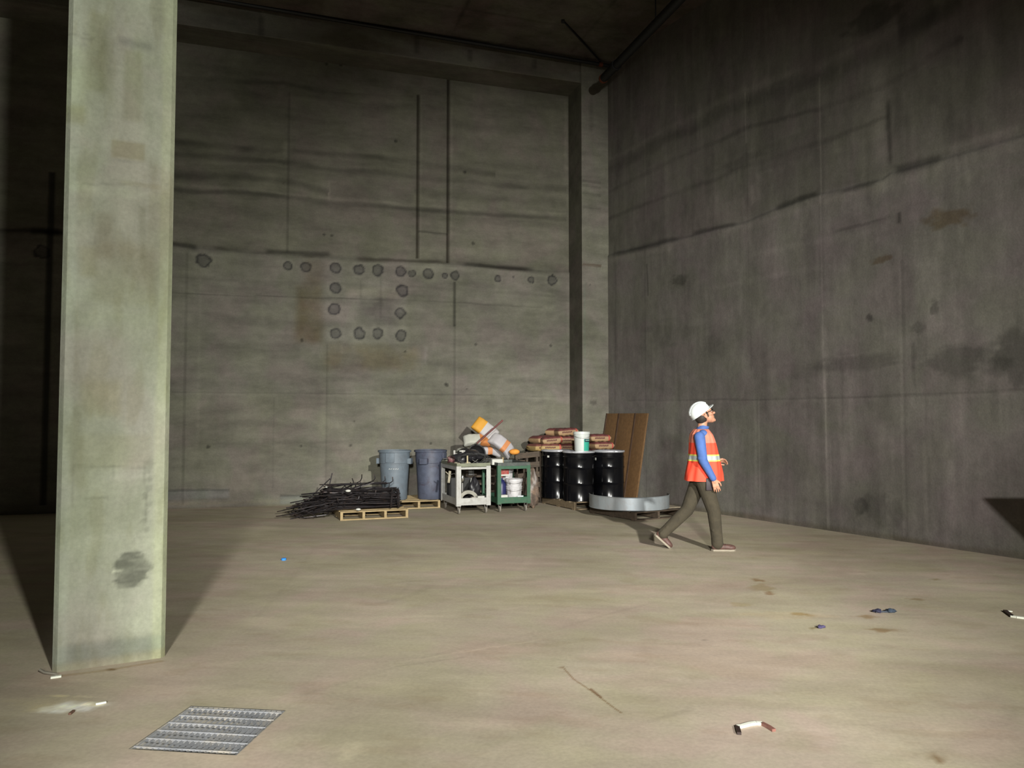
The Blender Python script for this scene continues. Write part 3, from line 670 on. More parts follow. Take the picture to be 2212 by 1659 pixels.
    at = me.color_attributes.new('paint', 'FLOAT_COLOR', 'POINT'); at.data.foreach_set('color', np.hstack([p.C, np.ones((n * nz, 1), np.float32)]).astype(np.float32).ravel())
    o = link('concrete_column', me, m_column); o.location = (A.x, A.y, 0); o.rotation_euler = (0, 0, ang)
    tag(o, 'tall square concrete column with a round dark stain low on its face', 'column')
column()
# ------------------------------------------------------------------ materials for the things
def paint_worn(name, col, under, amt=0.5, rough=0.55, scale=14):
    return M_(name, col, rough, 0.0, 0.12, scale, 0.1, None, (under, amt))
def wood(name, col, dark, rough=0.75, axis=(1, 12, 12)):
    t = NT(name); tc = t.n('ShaderNodeTexCoord').outputs['Object']
    f = t.noise(tc, 3.0, 6, 0.65, 1.2, axis)
    c = t.ramp(f, [(0.3, dark), (0.7, col)])
    g = t.noise(tc, 20, 4, 0.6, 0.2); c = t.mul(c, t.ramp(g, [(0.3, 0.8), (0.7, 1.05)]))
    t.l(c, t.b.inputs['Base Color']); t.b.inputs['Roughness'].default_value = rough; t.bump(f, 0.2, 0.004)
    return t.mat
m_pal_new = wood('pale_pallet_wood', (0.40, 0.30, 0.155), (0.27, 0.195, 0.095))
m_pal_old = wood('weathered_pallet_wood', (0.095, 0.066, 0.042), (0.035, 0.025, 0.018))
m_pal_mid = wood('dusty_pallet_wood', (0.22, 0.165, 0.10), (0.10, 0.072, 0.042))
m_plank = wood('stained_plank_wood', (0.165, 0.088, 0.034), (0.115, 0.060, 0.023), 0.7, (9, 9, 1.2))
m_plank_edge = M_('dark_plank_gap', (0.06, 0.032, 0.018), 0.8)
m_rebar = M_('black_rebar_steel', (0.035, 0.031, 0.034), 0.42, 0.55, 0.5, 12, 0.15, None, ((0.09, 0.05, 0.03), 0.5))
m_rebar_cut = M_('cut_rebar_end', (0.55, 0.45, 0.30), 0.5, 0.4)
m_bar_can = M_('blue_grey_plastic', (0.125, 0.155, 0.185), 0.55, 0, 0.12, 9, 0.05, None, ((0.09, 0.09, 0.10), 0.4))
m_bar_can2 = M_('dark_blue_plastic', (0.068, 0.078, 0.115), 0.55, 0, 0.25, 7, 0.05, None, ((0.045, 0.035, 0.05), 0.8))
m_label_w = M_('faded_white_print', (0.55, 0.56, 0.54), 0.7)
m_white_p = paint_worn('worn_white_paint', (0.38, 0.378, 0.36), (0.22, 0.20, 0.17), 0.55, 0.5, 12)
m_olive = paint_worn('olive_tray', (0.17, 0.18, 0.12), (0.07, 0.07, 0.05), 0.6, 0.6)
m_green = paint_worn('worn_green_paint', (0.024, 0.088, 0.047), (0.08, 0.10, 0.07), 0.55, 0.5, 12)
m_darktray = paint_worn('dark_tray_top', (0.05, 0.06, 0.055), (0.12, 0.14, 0.12), 0.5)
m_rubber = M_('caster_rubber', (0.22, 0.20, 0.17), 0.7, 0, 0.3)
m_steel = M_('grey_steel', (0.32, 0.31, 0.29), 0.4, 0.8, 0.2)
m_galv = M_('galvanized_sheet', (0.36, 0.40, 0.43), 0.48, 0.6, 0.16, 5, 0.06, (1, 1, 0.3), ((0.30, 0.27, 0.26), 0.5))
m_drum = M_('gloss_black_drum', (0.0035, 0.0035, 0.0045), 0.20, 0.0, 0.2, 6, 0.0, None, None, 0.30, 0.0)
m_drumring = M_('silver_clamp_ring', (0.62, 0.63, 0.68), 0.38, 0.6, 0.1)
m_drumlid = M_('drum_lid', (0.32, 0.33, 0.38), 0.4, 0.4, 0.1)
m_bucket = M_('white_bucket_plastic', (0.52, 0.55, 0.53), 0.42, 0, 0.06, 6, 0, None, ((0.45, 0.47, 0.45), 0.4))
m_teal = M_('teal_label', (0.03, 0.32, 0.23), 0.5, 0, 0.08)
m_navy = M_('dark_label_band', (0.01, 0.03, 0.05), 0.5)
m_blackpl = M_('black_plastic_sheet', (0.018, 0.017, 0.02), 0.42, 0, 0.4, 10, 0.4)
m_blackmat = M_('black_matte', (0.02, 0.02, 0.02), 0.7)
m_red = M_('faded_red_plastic', (0.30, 0.035, 0.028), 0.5, 0, 0.3, 12, 0, None, ((0.4, 0.3, 0.28), 0.6))
m_rod = M_('rusty_red_rod', (0.12, 0.035, 0.032), 0.6)
m_tan = M_('tan_rag', (0.30, 0.27, 0.20), 0.9, 0, 0.35, 12, 0.4)
m_maroon = M_('maroon_bundle', (0.16, 0.06, 0.065), 0.8, 0, 0.5, 14, 0.3, None, ((0.35, 0.28, 0.24), 0.8))
m_box = M_('white_carton', (0.50, 0.50, 0.46), 0.7, 0, 0.06)
m_navyb = M_('dark_blue_plastic_jug', (0.012, 0.015, 0.08), 0.45)
m_dirtw = M_('splashed_white_bucket', (0.50, 0.49, 0.50), 0.5, 0, 0.08, 10, 0, None, ((0.12, 0.10, 0.10), 0.8))
m_pipe = M_('black_steel_pipe', (0.006, 0.0055, 0.0055), 0.55, 0.0, 0.3)
m_coup = M_('rusty_orange_coupling', (0.14, 0.035, 0.01), 0.6, 0.3, 0.3)
m_blue = M_('bright_blue_plastic', (0.03, 0.22, 0.65), 0.4)
m_lampm = M_('bright_reflector', (0.85, 0.85, 0.82), 0.15, 1.0, 0.05)

def bag_mat(name, body, top, flap, stripe):
    t = NT(name); g = t.n('ShaderNodeTexCoord'); tc = g.outputs['Object']
    sp = t.n('ShaderNodeSeparateXYZ'); t.l(tc, sp.inputs[0])
    f = t.noise(tc, 9, 5, 0.6, 0.4)
    c = t.ramp(f, [(0.3, tuple(x * 0.78 for x in body)), (0.7, body)])
    m = t.n('ShaderNodeMapRange'); m.inputs['From Min'].default_value = 0.022; m.inputs['From Max'].default_value = 0.038; t.l(sp.outputs['Z'], m.inputs['Value'])
    c = t.mixf(m.outputs[0], c, top)
    if stripe is not None:
        a = t.n('ShaderNodeMath', operation='SUBTRACT'); t.l(sp.outputs['X'], a.inputs[0]); a.inputs[1].default_value = stripe[0]
        b = t.n('ShaderNodeMath', operation='ABSOLUTE'); t.l(a.outputs[0], b.inputs[0])
        q = t.n('ShaderNodeMath', operation='LESS_THAN'); t.l(b.outputs[0], q.inputs[0]); q.inputs[1].default_value = stripe[1]
        c = t.mixf(q.outputs[0], c, flap)
    t.l(c, t.b.inputs['Base Color']); t.b.inputs['Roughness'].default_value = 0.7; t.bump(f, 0.35, 0.01)
    return t.mat
m_kraft = bag_mat('kraft_cement_bag', (0.34, 0.22, 0.115), (0.12, 0.032, 0.03), (0.34, 0.07, 0.05), (0.17, 0.018))
m_kraft2 = bag_mat('yellow_kraft_cement_bag', (0.38, 0.26, 0.10), (0.14, 0.045, 0.035), (0.38, 0.07, 0.05), (0.17, 0.018))
m_print = M_('dark_bag_print', (0.10, 0.03, 0.025), 0.8)
m_obag = bag_mat('orange_white_bag', (0.44, 0.42, 0.41), (0.42, 0.40, 0.40), (0.55, 0.27, 0.03), (-0.17, 0.115))
m_obag2 = bag_mat('white_bag_orange_stripe', (0.43, 0.41, 0.42), (0.41, 0.39, 0.41), (0.52, 0.21, 0.08), (0.05, 0.045))
m_obag3 = bag_mat('cream_bag_orange_end', (0.42, 0.42, 0.37), (0.40, 0.40, 0.35), (0.46, 0.17, 0.05), (0.17, 0.12))

# ------------------------------------------------------------------ builders
def at(px, py_floor): return floor_at(px, py_floor)

def pallet(name_label, loc, rz, Lx, Ly, mat, n_str=4, group=None, boards=7):
    e = empty('wooden_pallet', loc, rz, name_label, 'pallet', group)
    for i in range(boards):
        y = 0.05 + (Ly - 0.10) * i / (boards - 1)
        MB().box((Lx / 2, y, 0.131), (Lx, 0.095, 0.018)).build('deck_board', mat, e)
    for i in range(n_str):
        x = 0.022 + (Lx - 0.044) * i / (n_str - 1)
        MB().box((x, Ly / 2, 0.070), (0.042, Ly - 0.002, 0.104)).build('stringer', mat, e)
    for y in (0.05, Ly / 2, Ly - 0.05):
        MB().box((Lx / 2, y, 0.009), (Lx, 0.09, 0.018)).build('bottom_board', mat, e)
    return e

# ---- pallet of rebar
A1 = floor_at(735, 1125); a1 = R(20)
pallet('pale new wooden pallet with open front under the black rebar pile', A1, a1, 1.10, 1.15, m_pal_new)
U1 = Vector((math.cos(a1), math.sin(a1), 0)); V1 = Vector((-math.sin(a1), math.cos(a1), 0))
def loc1(x, y, z): return A1 + U1 * x + V1 * y + Vector((0, 0, z))
def rebar_mesh(kind, r):
    m = MB()
    if kind == 0:          # long closed stirrup
        L, W = 1.15, 0.30; pts = []
        for (cx, cy, a0) in ((L / 2 - .04, W / 2 - .04, 0), (-L / 2 + .04, W / 2 - .04, 90), (-L / 2 + .04, -W / 2 + .04, 180), (L / 2 - .04, -W / 2 + .04, 270)):
            for q in (0, 30, 60, 90): pts.append((cx + .04 * math.cos(R(a0 + q)), cy + .04 * math.sin(R(a0 + q)), 0))
        m.tube(pts, r, 5, closed=True)
    elif kind == 1:        # hairpin
        L, W = 1.25, 0.13
        m.tube([(-L / 2, W / 2, 0), (L / 2 - .05, W / 2, 0), (L / 2, W / 4, 0), (L / 2, -W / 4, 0), (L / 2 - .05, -W / 2, 0), (-L / 2 + .1, -W / 2, 0)], r, 5)
    elif kind == 2:        # straight with hook
        m.tube([(-0.55, 0, 0), (0.52, 0, 0), (0.57, 0.02, 0.03), (0.57, 0.03, 0.10)], r, 5)
    elif kind == 3:        # straight bar
        m.tube([(-0.50, 0, 0), (0.50, 0, 0)], r, 6)
    else:                  # small square stirrup
        L, W = 0.42, 0.30; pts = []
        for (cx, cy, a0) in ((L / 2 - .04, W / 2 - .04, 0), (-L / 2 + .04, W / 2 - .04, 90), (-L / 2 + .04, -W / 2 + .04, 180), (L / 2 - .04, -W / 2 + .04, 270)):
            for q in (0, 45, 90): pts.append((cx + .04 * math.cos(R(a0 + q)), cy + .04 * math.sin(R(a0 + q)), 0))
        m.tube(pts, r, 5, closed=True)
    return m.mesh('rebar_mesh', 60)
RB = [rebar_mesh(k, r) for k, r in ((0, .0085), (1, .0085), (2, .009), (3, .010), (4, .008))]
rr = random.Random(3)
def put_bar(k, p, rz, rx=0.0, ry=0.0, label='thin black bent rebar in the pile on the pale pallet', group='rebar heap on the pallet'):
    o = link('rebar', RB[k], None)
    if not RB[k].materials: RB[k].materials.append(m_rebar)
    o.location = p; o.rotation_euler = (rx, ry, rz)
    return tag(o, label, 'rebar', group)
# front bundles of long stirrups lying along the pallet
for i in range(36):
    z = 0.155 + 0.0080 * i
    x = 0.42 + rr.uniform(-0.12, 0.06) - 0.001 * i; y = 0.38 + rr.uniform(-0.14, 0.12) + 0.003 * i
    put_bar(0 if i % 3 else 1, loc1(x, y, z), a1 + rr.uniform(-0.13, 0.13), rr.uniform(-0.28, 0.28), rr.uniform(-0.05, 0.05))
# stirrups standing on edge at the right end
for i in range(7):
    put_bar(4, loc1(0.86 + 0.022 * i, 0.30 + rr.uniform(-.05, .12), 0.152 + 0.15), a1 + math.pi / 2 + rr.uniform(-0.25, 0.25), math.pi / 2 + rr.uniform(-0.25, 0.1), 0)
# back bundle, a little higher
for i in range(34):
    lay = i // 7; y = 0.80 + (i % 7) * 0.045 - 0.01 * lay + rr.uniform(-.01, .01)
    put_bar(3 if i % 4 else 2, loc1(0.36 + rr.uniform(-.07, .07), y, 0.165 + 0.085 * lay + rr.uniform(-0.01, .01)), a1 + rr.uniform(-0.05, 0.05), 0, rr.uniform(-0.02, 0.02),
            'straight black rebar in the bundle at the back of the rebar pile', 'straight bars of the rebar pile')
# loose heap sliding off to the left of the pallet
for i in range(64):
    t = rr.random(); hgt = 0.06 + 0.34 * t
    x = -0.42 + 0.52 * t + rr.uniform(-0.2, 0.12); y = 0.62 + rr.uniform(-0.42, 0.42) * (1.1 - 0.4 * t)
    put_bar([4, 4, 2, 3, 1][i % 5] if t > 0.3 else [4, 2, 4][i % 3], loc1(x, y, hgt + rr.uniform(0, .05)), a1 + rr.uniform(-1.1, 1.1), rr.uniform(-0.5, 0.5), rr.uniform(0.0, 0.32) * -1,
            'black bent rebar in the tangle sliding off left of the pallet', 'rebar tangle left of the pallet')
for k, (x, y, z, rz, ry) in enumerate(((-0.12, 1.0, 0.20, 0.2, -1.35), (-0.42, 0.9, 0.26, 0.1, -0.75), (0.15, 0.25, 0.44, -0.9, 0.1))):
    put_bar(3 if k < 2 else 2, loc1(x, y, z), a1 + rz, 0, ry, ('rusty rebar sticking almost upright out of the back of the pile', 'rebar leaning out at the left top of the pile', 'rebar lying crosswise on the front of the pile')[k], None)
for (px, py, z, s, lab) in ((752, 1063, 0.44, 1.0, 'white paper tag lying on the middle of the rebar pile'), (774, 1103, 0.16, 0.9, 'crumpled white tag on the front edge of the pale pallet'), (705, 1055, 0.47, 0.45, 'small white scrap at the left top of the rebar pile')):
    d = ray(px, py); q = Vector((0, 0, CAM_H)) + d * ((z - CAM_H) / d.z)
    m = MB(); m.ell((0, 0, 0.02), (0.045 * s, 0.035 * s, 0.022 * s)); m.add([(0, 0, 0.03), (-0.1 * s, -0.02, 0.01), (-0.09 * s, 0.03, 0.012), (-0.02, 0.04, 0.03)], [(0, 1, 2, 3)])
    o = m.build('paper_tag', m_box, None, 40); o.location = q; tag(o, lab, 'tag')
# shiny cut ends
m = MB()
# ---- pallet and two round plastic cans
A2 = floor_at(951, 1097); a2 = R(18)
U2 = Vector((math.cos(a2), math.sin(a2), 0)); V2 = Vector((-math.sin(a2), math.cos(a2), 0))
pallet('pale wooden pallet under the two blue grey plastic cans', A2 - U2 * 1.15 - V2 * 0.0, a2, 1.15, 1.05, m_pal_new)
def can(loc, rz, mat, label, text):
    e = empty('plastic_can', loc, rz, label, 'can')
    H = 0.90
    prof = [(0.0, 0.0), (0.225, 0.0), (0.235, 0.015), (0.245, 0.30), (0.262, 0.62), (0.266, 0.63), (0.266, 0.66), (0.275, 0.67), (0.283, 0.86), (0.305, 0.865), (0.308, 0.90), (0.285, 0.905), (0.275, 0.89), (0.27, 0.70), (0.23, 0.04), (0.0, 0.035)]
    MB().lathe(prof, 40).build('body', mat, e, 35)
    for s_ in (-1, 1):
        h = MB(); h.box((s_ * 0.30, 0, 0.745), (0.055, 0.15, 0.022), bevel=0.006); h.box((s_ * 0.318, 0, 0.70), (0.018, 0.15, 0.10), bevel=0.006); h.box((s_ * 0.29, 0.07, 0.70), (0.05, 0.012, 0.09)); h.box((s_ * 0.29, -0.07, 0.70), (0.05, 0.012, 0.09))
        h.build('handle', mat, e, 35)
    f = MB(); f.box((0, -0.283, 0.775), (0.16, 0.02, 0.17), bevel=0.006); f.build('grip_panel', mat, e, 35)
    if text:
        m = MB()
        for k, (w_, hh_) in enumerate(((0.02, .035), (0.012, .05), (0.022, .04), (0.02, .05), (0.026, .045))):
            a = R(-96 + k * 8.5); M = Matrix.Translation((0.2585 * math.cos(a), 0.2585 * math.sin(a), 0.585 + 0.004 * (k % 2))) @ Matrix.Rotation(a + math.pi / 2, 4, 'Z')
            m.box((0, 0, 0), (w_, 0.006, hh_), M=M); m.box((0.012, 0, -0.012), (0.018, 0.006, 0.012), M=M)
        m.build('faded_marking', m_label_w, e)
    return e
can(Vector((*floor_at(857, 1087).xy, 0)) * 0 + Vector((-2.17, 14.16, 0.14)), R(-8), m_bar_can, 'blue grey plastic can with a faded white marking, left of the pair', True)
can(Vector((-1.52, 14.30, 0.14)), R(72), m_bar_can2, 'dark blue stained plastic can, right of the pair and beside the white cart', False)

# ---- utility carts
def caster(parent, x, y, top, mat=m_rubber):
    c = MB(); c.box((x, y, top - 0.006), (0.07, 0.06, 0.012)); c.box((x - 0.022, y, top - 0.04), (0.005, 0.045, 0.07)); c.box((x + 0.022, y, top - 0.04), (0.005, 0.045, 0.07))
    o = c.build('caster', m_steel, parent)
    M = Matrix.Translation((x - 0.016, y, 0.055)) @ Matrix.Rotation(math.pi / 2, 4, 'Y')
    MB().lathe([(0.0, 0), (0.04, 0), (0.055, 0.006), (0.055, 0.026), (0.04, 0.032), (0.0, 0.032)], 20, M).build('wheel', mat, o, 35)
def cart(loc, rz, W, D, H, mats, label, style):
    e = empty('utility_cart', loc, rz, label, 'cart')
    frame, top, low = mats
    zb = 0.16
    def tray(name, z, mat, lip):
        m = MB(); m.box((W / 2, D / 2, z), (W - .01, D - .01, 0.012))
        m.box((W / 2, 0.006, z + lip / 2), (W, 0.012, lip)); m.box((W / 2, D - 0.006, z + lip / 2), (W, 0.012, lip))
        m.box((0.006, D / 2, z + lip / 2), (0.012, D - .024, lip)); m.box((W - 0.006, D / 2, z + lip / 2), (0.012, D - .024, lip))
        return m.build(name, mat, e)
    tray('lower_tray', zb, low, 0.115 if style == 0 else 0.10)
    tray('upper_tray', H - 0.055, top, 0.055)
    pw = 0.075 if style == 0 else 0.06
    for i, (sx, sy) in enumerate(((0, 0), (1, 0), (0, 1), (1, 1))):
        x = 0 if sx == 0 else W; y = 0 if sy == 0 else D; ix = 1 if sx == 0 else -1; iy = 1 if sy == 0 else -1
        m = MB(); z0 = zb - 0.02; z1 = H - 0.05
        m.box((x + ix * pw / 2 , y - iy * 0.003, (z0 + z1) / 2), (pw, 0.006, z1 - z0)); m.box((x - ix * 0.003, y + iy * pw / 2, (z0 + z1) / 2), (0.006, pw, z1 - z0))
        m.build('post', frame, e)
    m = MB()
    if style == 0:
        m.box((W / 2, -0.002, H - 0.085), (W - 2 * pw, 0.005, 0.035)); m.box((-0.002, D / 2, H - 0.085), (0.005, D - 2 * pw, 0.06)); m.build('top_rail', frame, e)
    else:
        m.box((W / 2, -0.002, H - 0.085), (W - 2 * pw, 0.005, 0.05)); m.box((W + 0.002, D / 2, H - 0.085), (0.005, D - 2 * pw, 0.05)); m.build('top_rail', frame, e)
    h = MB(); h.tube([(0.06, D - .01, H - 0.05), (0.06, D + .10, H + 0.02), (W - .06, D + .10, H + 0.02), (W - .06, D - .01, H - 0.05)], 0.012, 8); h.build('push_handle', m_steel, e, 40)
    for x in (0.06, W - 0.06):
        for y in (0.08, D - 0.08): caster(e, x, y, zb - 0.005)
    return e
CW = Vector((-0.935, 13.0, 0)); aw = R(20)
cart(CW, aw, 0.60, 1.05, 0.865, (m_white_p, m_olive, m_white_p), 'white framed utility cart with an olive top tray heaped with black sheeting', 0)
CG = Vector((-0.245, 13.28, 0)); ag = R(20)
cart(CG, ag, 0.60, 0.90, 0.86, (m_green, m_darktray, m_green), 'green utility cart with splashed buckets on its lower shelf', 1)
def Lw(x, y, z): return CW + Vector((math.cos(aw) * x - math.sin(aw) * y, math.sin(aw) * x + math.cos(aw) * y, z))
def Lg(x, y, z): return CG + Vector((math.cos(ag) * x - math.sin(ag) * y, math.sin(ag) * x + math.cos(ag) * y, z))
TW, TG, SH = 0.817, 0.812, 0.167        # heights of the tray floors and the lower shelves

def lumpy(name, loc, r, mat, label, cat, seed, amp=0.25, seg=26, flat=True, rz=0.0, freq=2.2):
    m = MB(); m.ell((0, 0, r[2]), r, seg=seg)
    rg = random.Random(seed); ph = [rg.uniform(0, 6.28) for _ in range(9)]
    out = []
    for p in m.v:
        q = Vector((p.x / r[0], p.y / r[1], (p.z - r[2]) / r[2]))
        n = math.sin(q.x * freq * 1.7 + ph[0] + q.z * 2) * math.sin(q.y * freq * 1.5 + ph[1]) + 0.6 * math.sin(q.x * freq * 3.4 + ph[2]) * math.sin(q.z * freq * 3 + ph[3]) + 0.4 * math.sin(q.y * 7 + q.x * 6 + ph[4]) * math.sin(q.z * 8 + ph[5])
        k = 1 + amp * n * 0.6
        v = Vector((p.x * k, p.y * k, max(0, r[2] + (p.z - r[2]) * k)))
        out.append(v)
    m.v = out
    o = m.build(name, mat, None, 70); o.location = loc; o.rotation_euler = (0, 0, rz)
    return tag(o, label, cat)
# heap on the white cart
lumpy('plastic_sheeting', Lw(0.33, 0.40, TW), (0.25, 0.34, 0.135), m_blackpl, 'crumpled black plastic sheeting heaped on the white cart', 'sheeting', 4, 0.42)
# coil of thin black wire drooping over the sheeting
m = MB()
for k in range(9):
    pts = []; a0 = rr.uniform(0, 6); rx = 0.20 + 0.012 * k; rz_ = 0.085 + 0.006 * (k % 4)
    for q in range(22):
        a = 2 * math.pi * q / 22; pts.append((rx * math.cos(a) + 0.01 * math.sin(3 * a + k), -0.012 * k + 0.03 * math.sin(a + a0), 0.115 + rz_ * math.sin(a) + 0.008 * math.sin(2 * a + k)))
    m.tube(pts, 0.006, 5, closed=True)
o = m.build('wire_coil', m_blackmat, None, 50); o.location = Lw(0.31, 0.12, TW); o.rotation_euler = (0, 0, aw); tag(o, 'coil of black cable standing on the front of the white cart', 'cable')
e = empty('round_tub', Lw(0.50, 0.58, TW + 0.0), aw, 'black round tub standing tilted at the right end of the white cart', 'tub')
Mt = Matrix.Translation((0, 0, 0.16)) @ Matrix.Rotation(R(72), 4, 'X')
o = MB().lathe([(0, -0.11), (0.135, -0.11), (0.15, 0.10), (0.162, 0.10), (0.165, 0.125), (0.145, 0.125), (0.13, -0.09), (0, -0.09)], 32, Mt).build('body', m_blackpl, e, 35)
MB().lathe([(0.166, 0.095), (0.172, 0.11), (0.166, 0.125)], 32, Mt).build('rim', M_('olive_rim', (0.10, 0.10, 0.035), 0.6), e, 35)
lumpy('work_rag', Lw(0.08, 0.16, TW), (0.075, 0.10, 0.035), m_tan, 'tan work glove lying on the left front corner of the white cart', 'glove', 9, 0.5)
lumpy('work_rag', Lw(0.22, 0.07, TW), (0.055, 0.045, 0.035), m_tan, 'small pale rag on the front edge of the white cart', 'rag', 12, 0.5)
lumpy('cloth_bundle', Lw(0.06, 0.50, TW), (0.085, 0.12, 0.075), m_maroon, 'maroon and pink cloth bundle on the left side of the white cart', 'bundle', 15, 0.4)
# tan wooden stick with cross bar at the front
o = MB().box((0, 0, 0.09), (0.022, 0.022, 0.18)).build('wooden_stick', M_('tan_stick', (0.42, 0.36, 0.22), 0.7)); o.location = Lw(0.195, 0.028, TW); tag(o, 'short tan wooden stick standing upright at the front of the white cart', 'stick')
e = empty('bar_clamp', Lw(0.13, 0.30, TW + 0.19), aw, 'grey bar clamp lying across the black sheeting, left end', 'clamp')
MB().box((0.06, 0, 0.0), (0.30, 0.02, 0.03)).build('bar', m_steel, e)
MB().box((-0.09, 0, 0.02), (0.035, 0.03, 0.10), bevel=0.004).build('jaw', m_steel, e)
MB().box((0.06, 0, 0.035), (0.04, 0.035, 0.07), bevel=0.004).build('jaw', m_steel, e)
MB().tube([(0.0, 0, 0.055), (0.16, 0, 0.05)], 0.012, 8).build('handle', m_box, e, 40)
# crossed scissors handles
e = empty('pliers', Lw(0.33, -0.0, TW + 0.055), aw, 'pair of crossed grey pliers resting on the front rim of the white cart', 'pliers')
MB().tube([(-0.05, 0.02, 0.05), (0, 0.012, 0.02), (0.05, 0, 0.0)], 0.006, 6).build('handle', m_steel, e, 40)
MB().tube([(0.05, 0.02, 0.055), (0, 0.022, 0.02), (-0.04, 0, 0.0)], 0.006, 6).build('handle', m_steel, e, 40)
# long rod rising to the right
p0 = Lw(0.42, 0.42, TW + 0.17)
d = ray(1086, 908); q = Vector((0, 0, CAM_H)) + d * (13.75 / d.y); d = ray(1030, 958); q0 = Vector((0, 0, CAM_H)) + d * (13.5 / d.y)
o = MB().tube([(0, 0, 0), tuple(q - q0)], 0.017, 8).build('steel_rod', m_rod, None, 40); o.location = q0; tag(o, 'rusty red steel rod sticking up slanted from the white cart', 'rod')
# things hanging at the left side of the white cart
e = empty('spring_clamp', Lw(-0.02, 0.30, 0.62), aw, 'dusty spring clamp hanging on the left side of the white cart', 'clamp')
MB().beam((-0.02, 0, 0.10), (-0.05, -0.02, -0.10), 0.035, 0.04).build('body', m_tan, e)
MB().tube([(-0.04, 0, 0.04), (-0.10, -0.02, 0.09)], 0.009, 6).build('handle', m_tan, e, 40)
MB().tube([(-0.02, -0.02, 0.04), (0.05, -0.05, 0.06), (0.07, -0.05, 0.03)], 0.007, 6).build('handle', m_steel, e, 40)
# on the lower shelf of the white cart
e = empty('work_lamp', Lw(0.20, 0.34, SH), aw, 'bright round reflector work lamp on the lower shelf of the white cart', 'lamp')
MB().tube([(0, 0, 0), (0, 0, 0.36)], 0.012, 8).build('stem', m_steel, e, 40)
MB().lathe([(0, -0.0), (0.10, 0.0), (0.10, 0.015), (0, 0.015)], 20).build('base', m_blackmat, e, 40)
MB().ell((0, 0, 0.42), (0.038, 0.038, 0.085)).build('bulb', m_lampm, e, 40)
e = empty('saw_guard', Lw(0.25, 0.16, SH), aw, 'grey arched blade guard standing on the lower shelf of the white cart', 'guard')
m = MB()
arc = [(0.185 * math.cos(R(a)), 0.185 * math.sin(R(a))) for a in range(-12, 193, 12)]; arc2 = [(0.125 * math.cos(R(a)), 0.125 * math.sin(R(a))) for a in range(-12, 193, 12)]
n_ = len(arc); vv = [(x, -0.02, z + 0.04) for x, z in arc] + [(x, -0.02, z + 0.04) for x, z in arc2] + [(x, 0.04, z + 0.04) for x, z in arc] + [(x, 0.04, z + 0.04) for x, z in arc2]; ff = []
for i in range(n_ - 1):
    ff += [(i, i + 1, n_ + i + 1, n_ + i), (2 * n_ + i, 3 * n_ + i, 3 * n_ + i + 1, 2 * n_ + i + 1), (i, 2 * n_ + i, 2 * n_ + i + 1, i + 1), (n_ + i, n_ + i + 1, 3 * n_ + i + 1, 3 * n_ + i)]
ff += [(0, n_, 3 * n_, 2 * n_), (n_ - 1, 3 * n_ - 1, 4 * n_ - 1, 2 * n_ - 1)]
m.add(vv, ff, Matrix.Rotation(R(0), 4, 'Z')); m.build('guard_shell', M_('dusty_grey_guard', (0.26, 0.25, 0.21), 0.6), e, 40)
MB().box((0.12, 0.0, 0.055), (0.14, 0.09, 0.11), bevel=0.012).build('motor', M_('dusty_grey_motor', (0.28, 0.25, 0.22), 0.7), e, 40)
lumpy('dark_bag', Lw(0.44, 0.42, SH), (0.11, 0.14, 0.20), m_blackpl, 'dark plastic bag at the right end of the white cart\'s lower shelf', 'bag', 22, 0.3)
o = MB().box((0, 0, 0.065), (0.125, 0.10, 0.13), bevel=0.004).build('carton', m_box); o.location = Lw(0.44, 0.08, SH); o.rotation_euler = (0, 0, aw + 0.1); tag(o, 'small white carton on the lower shelf of the white cart', 'box')
o = MB().box((0, 0, 0.04), (0.07, 0.09, 0.08), bevel=0.01).build('dusty_block', m_tan); o.location = Lw(0.07, 0.35, SH); o.rotation_euler = (0, 0, aw); tag(o, 'dusty tan block at the left on the white cart\'s lower shelf', 'block')
o = MB().box((0, 0, 0.2), (0.4, 0.2, 0.4), bevel=0.02).build('tool_case', m_blackmat); o.location = Lw(0.26, 0.80, SH); o.rotation_euler = (0, 0, aw); tag(o, 'black tool case at the back of the white cart\'s lower shelf', 'case')

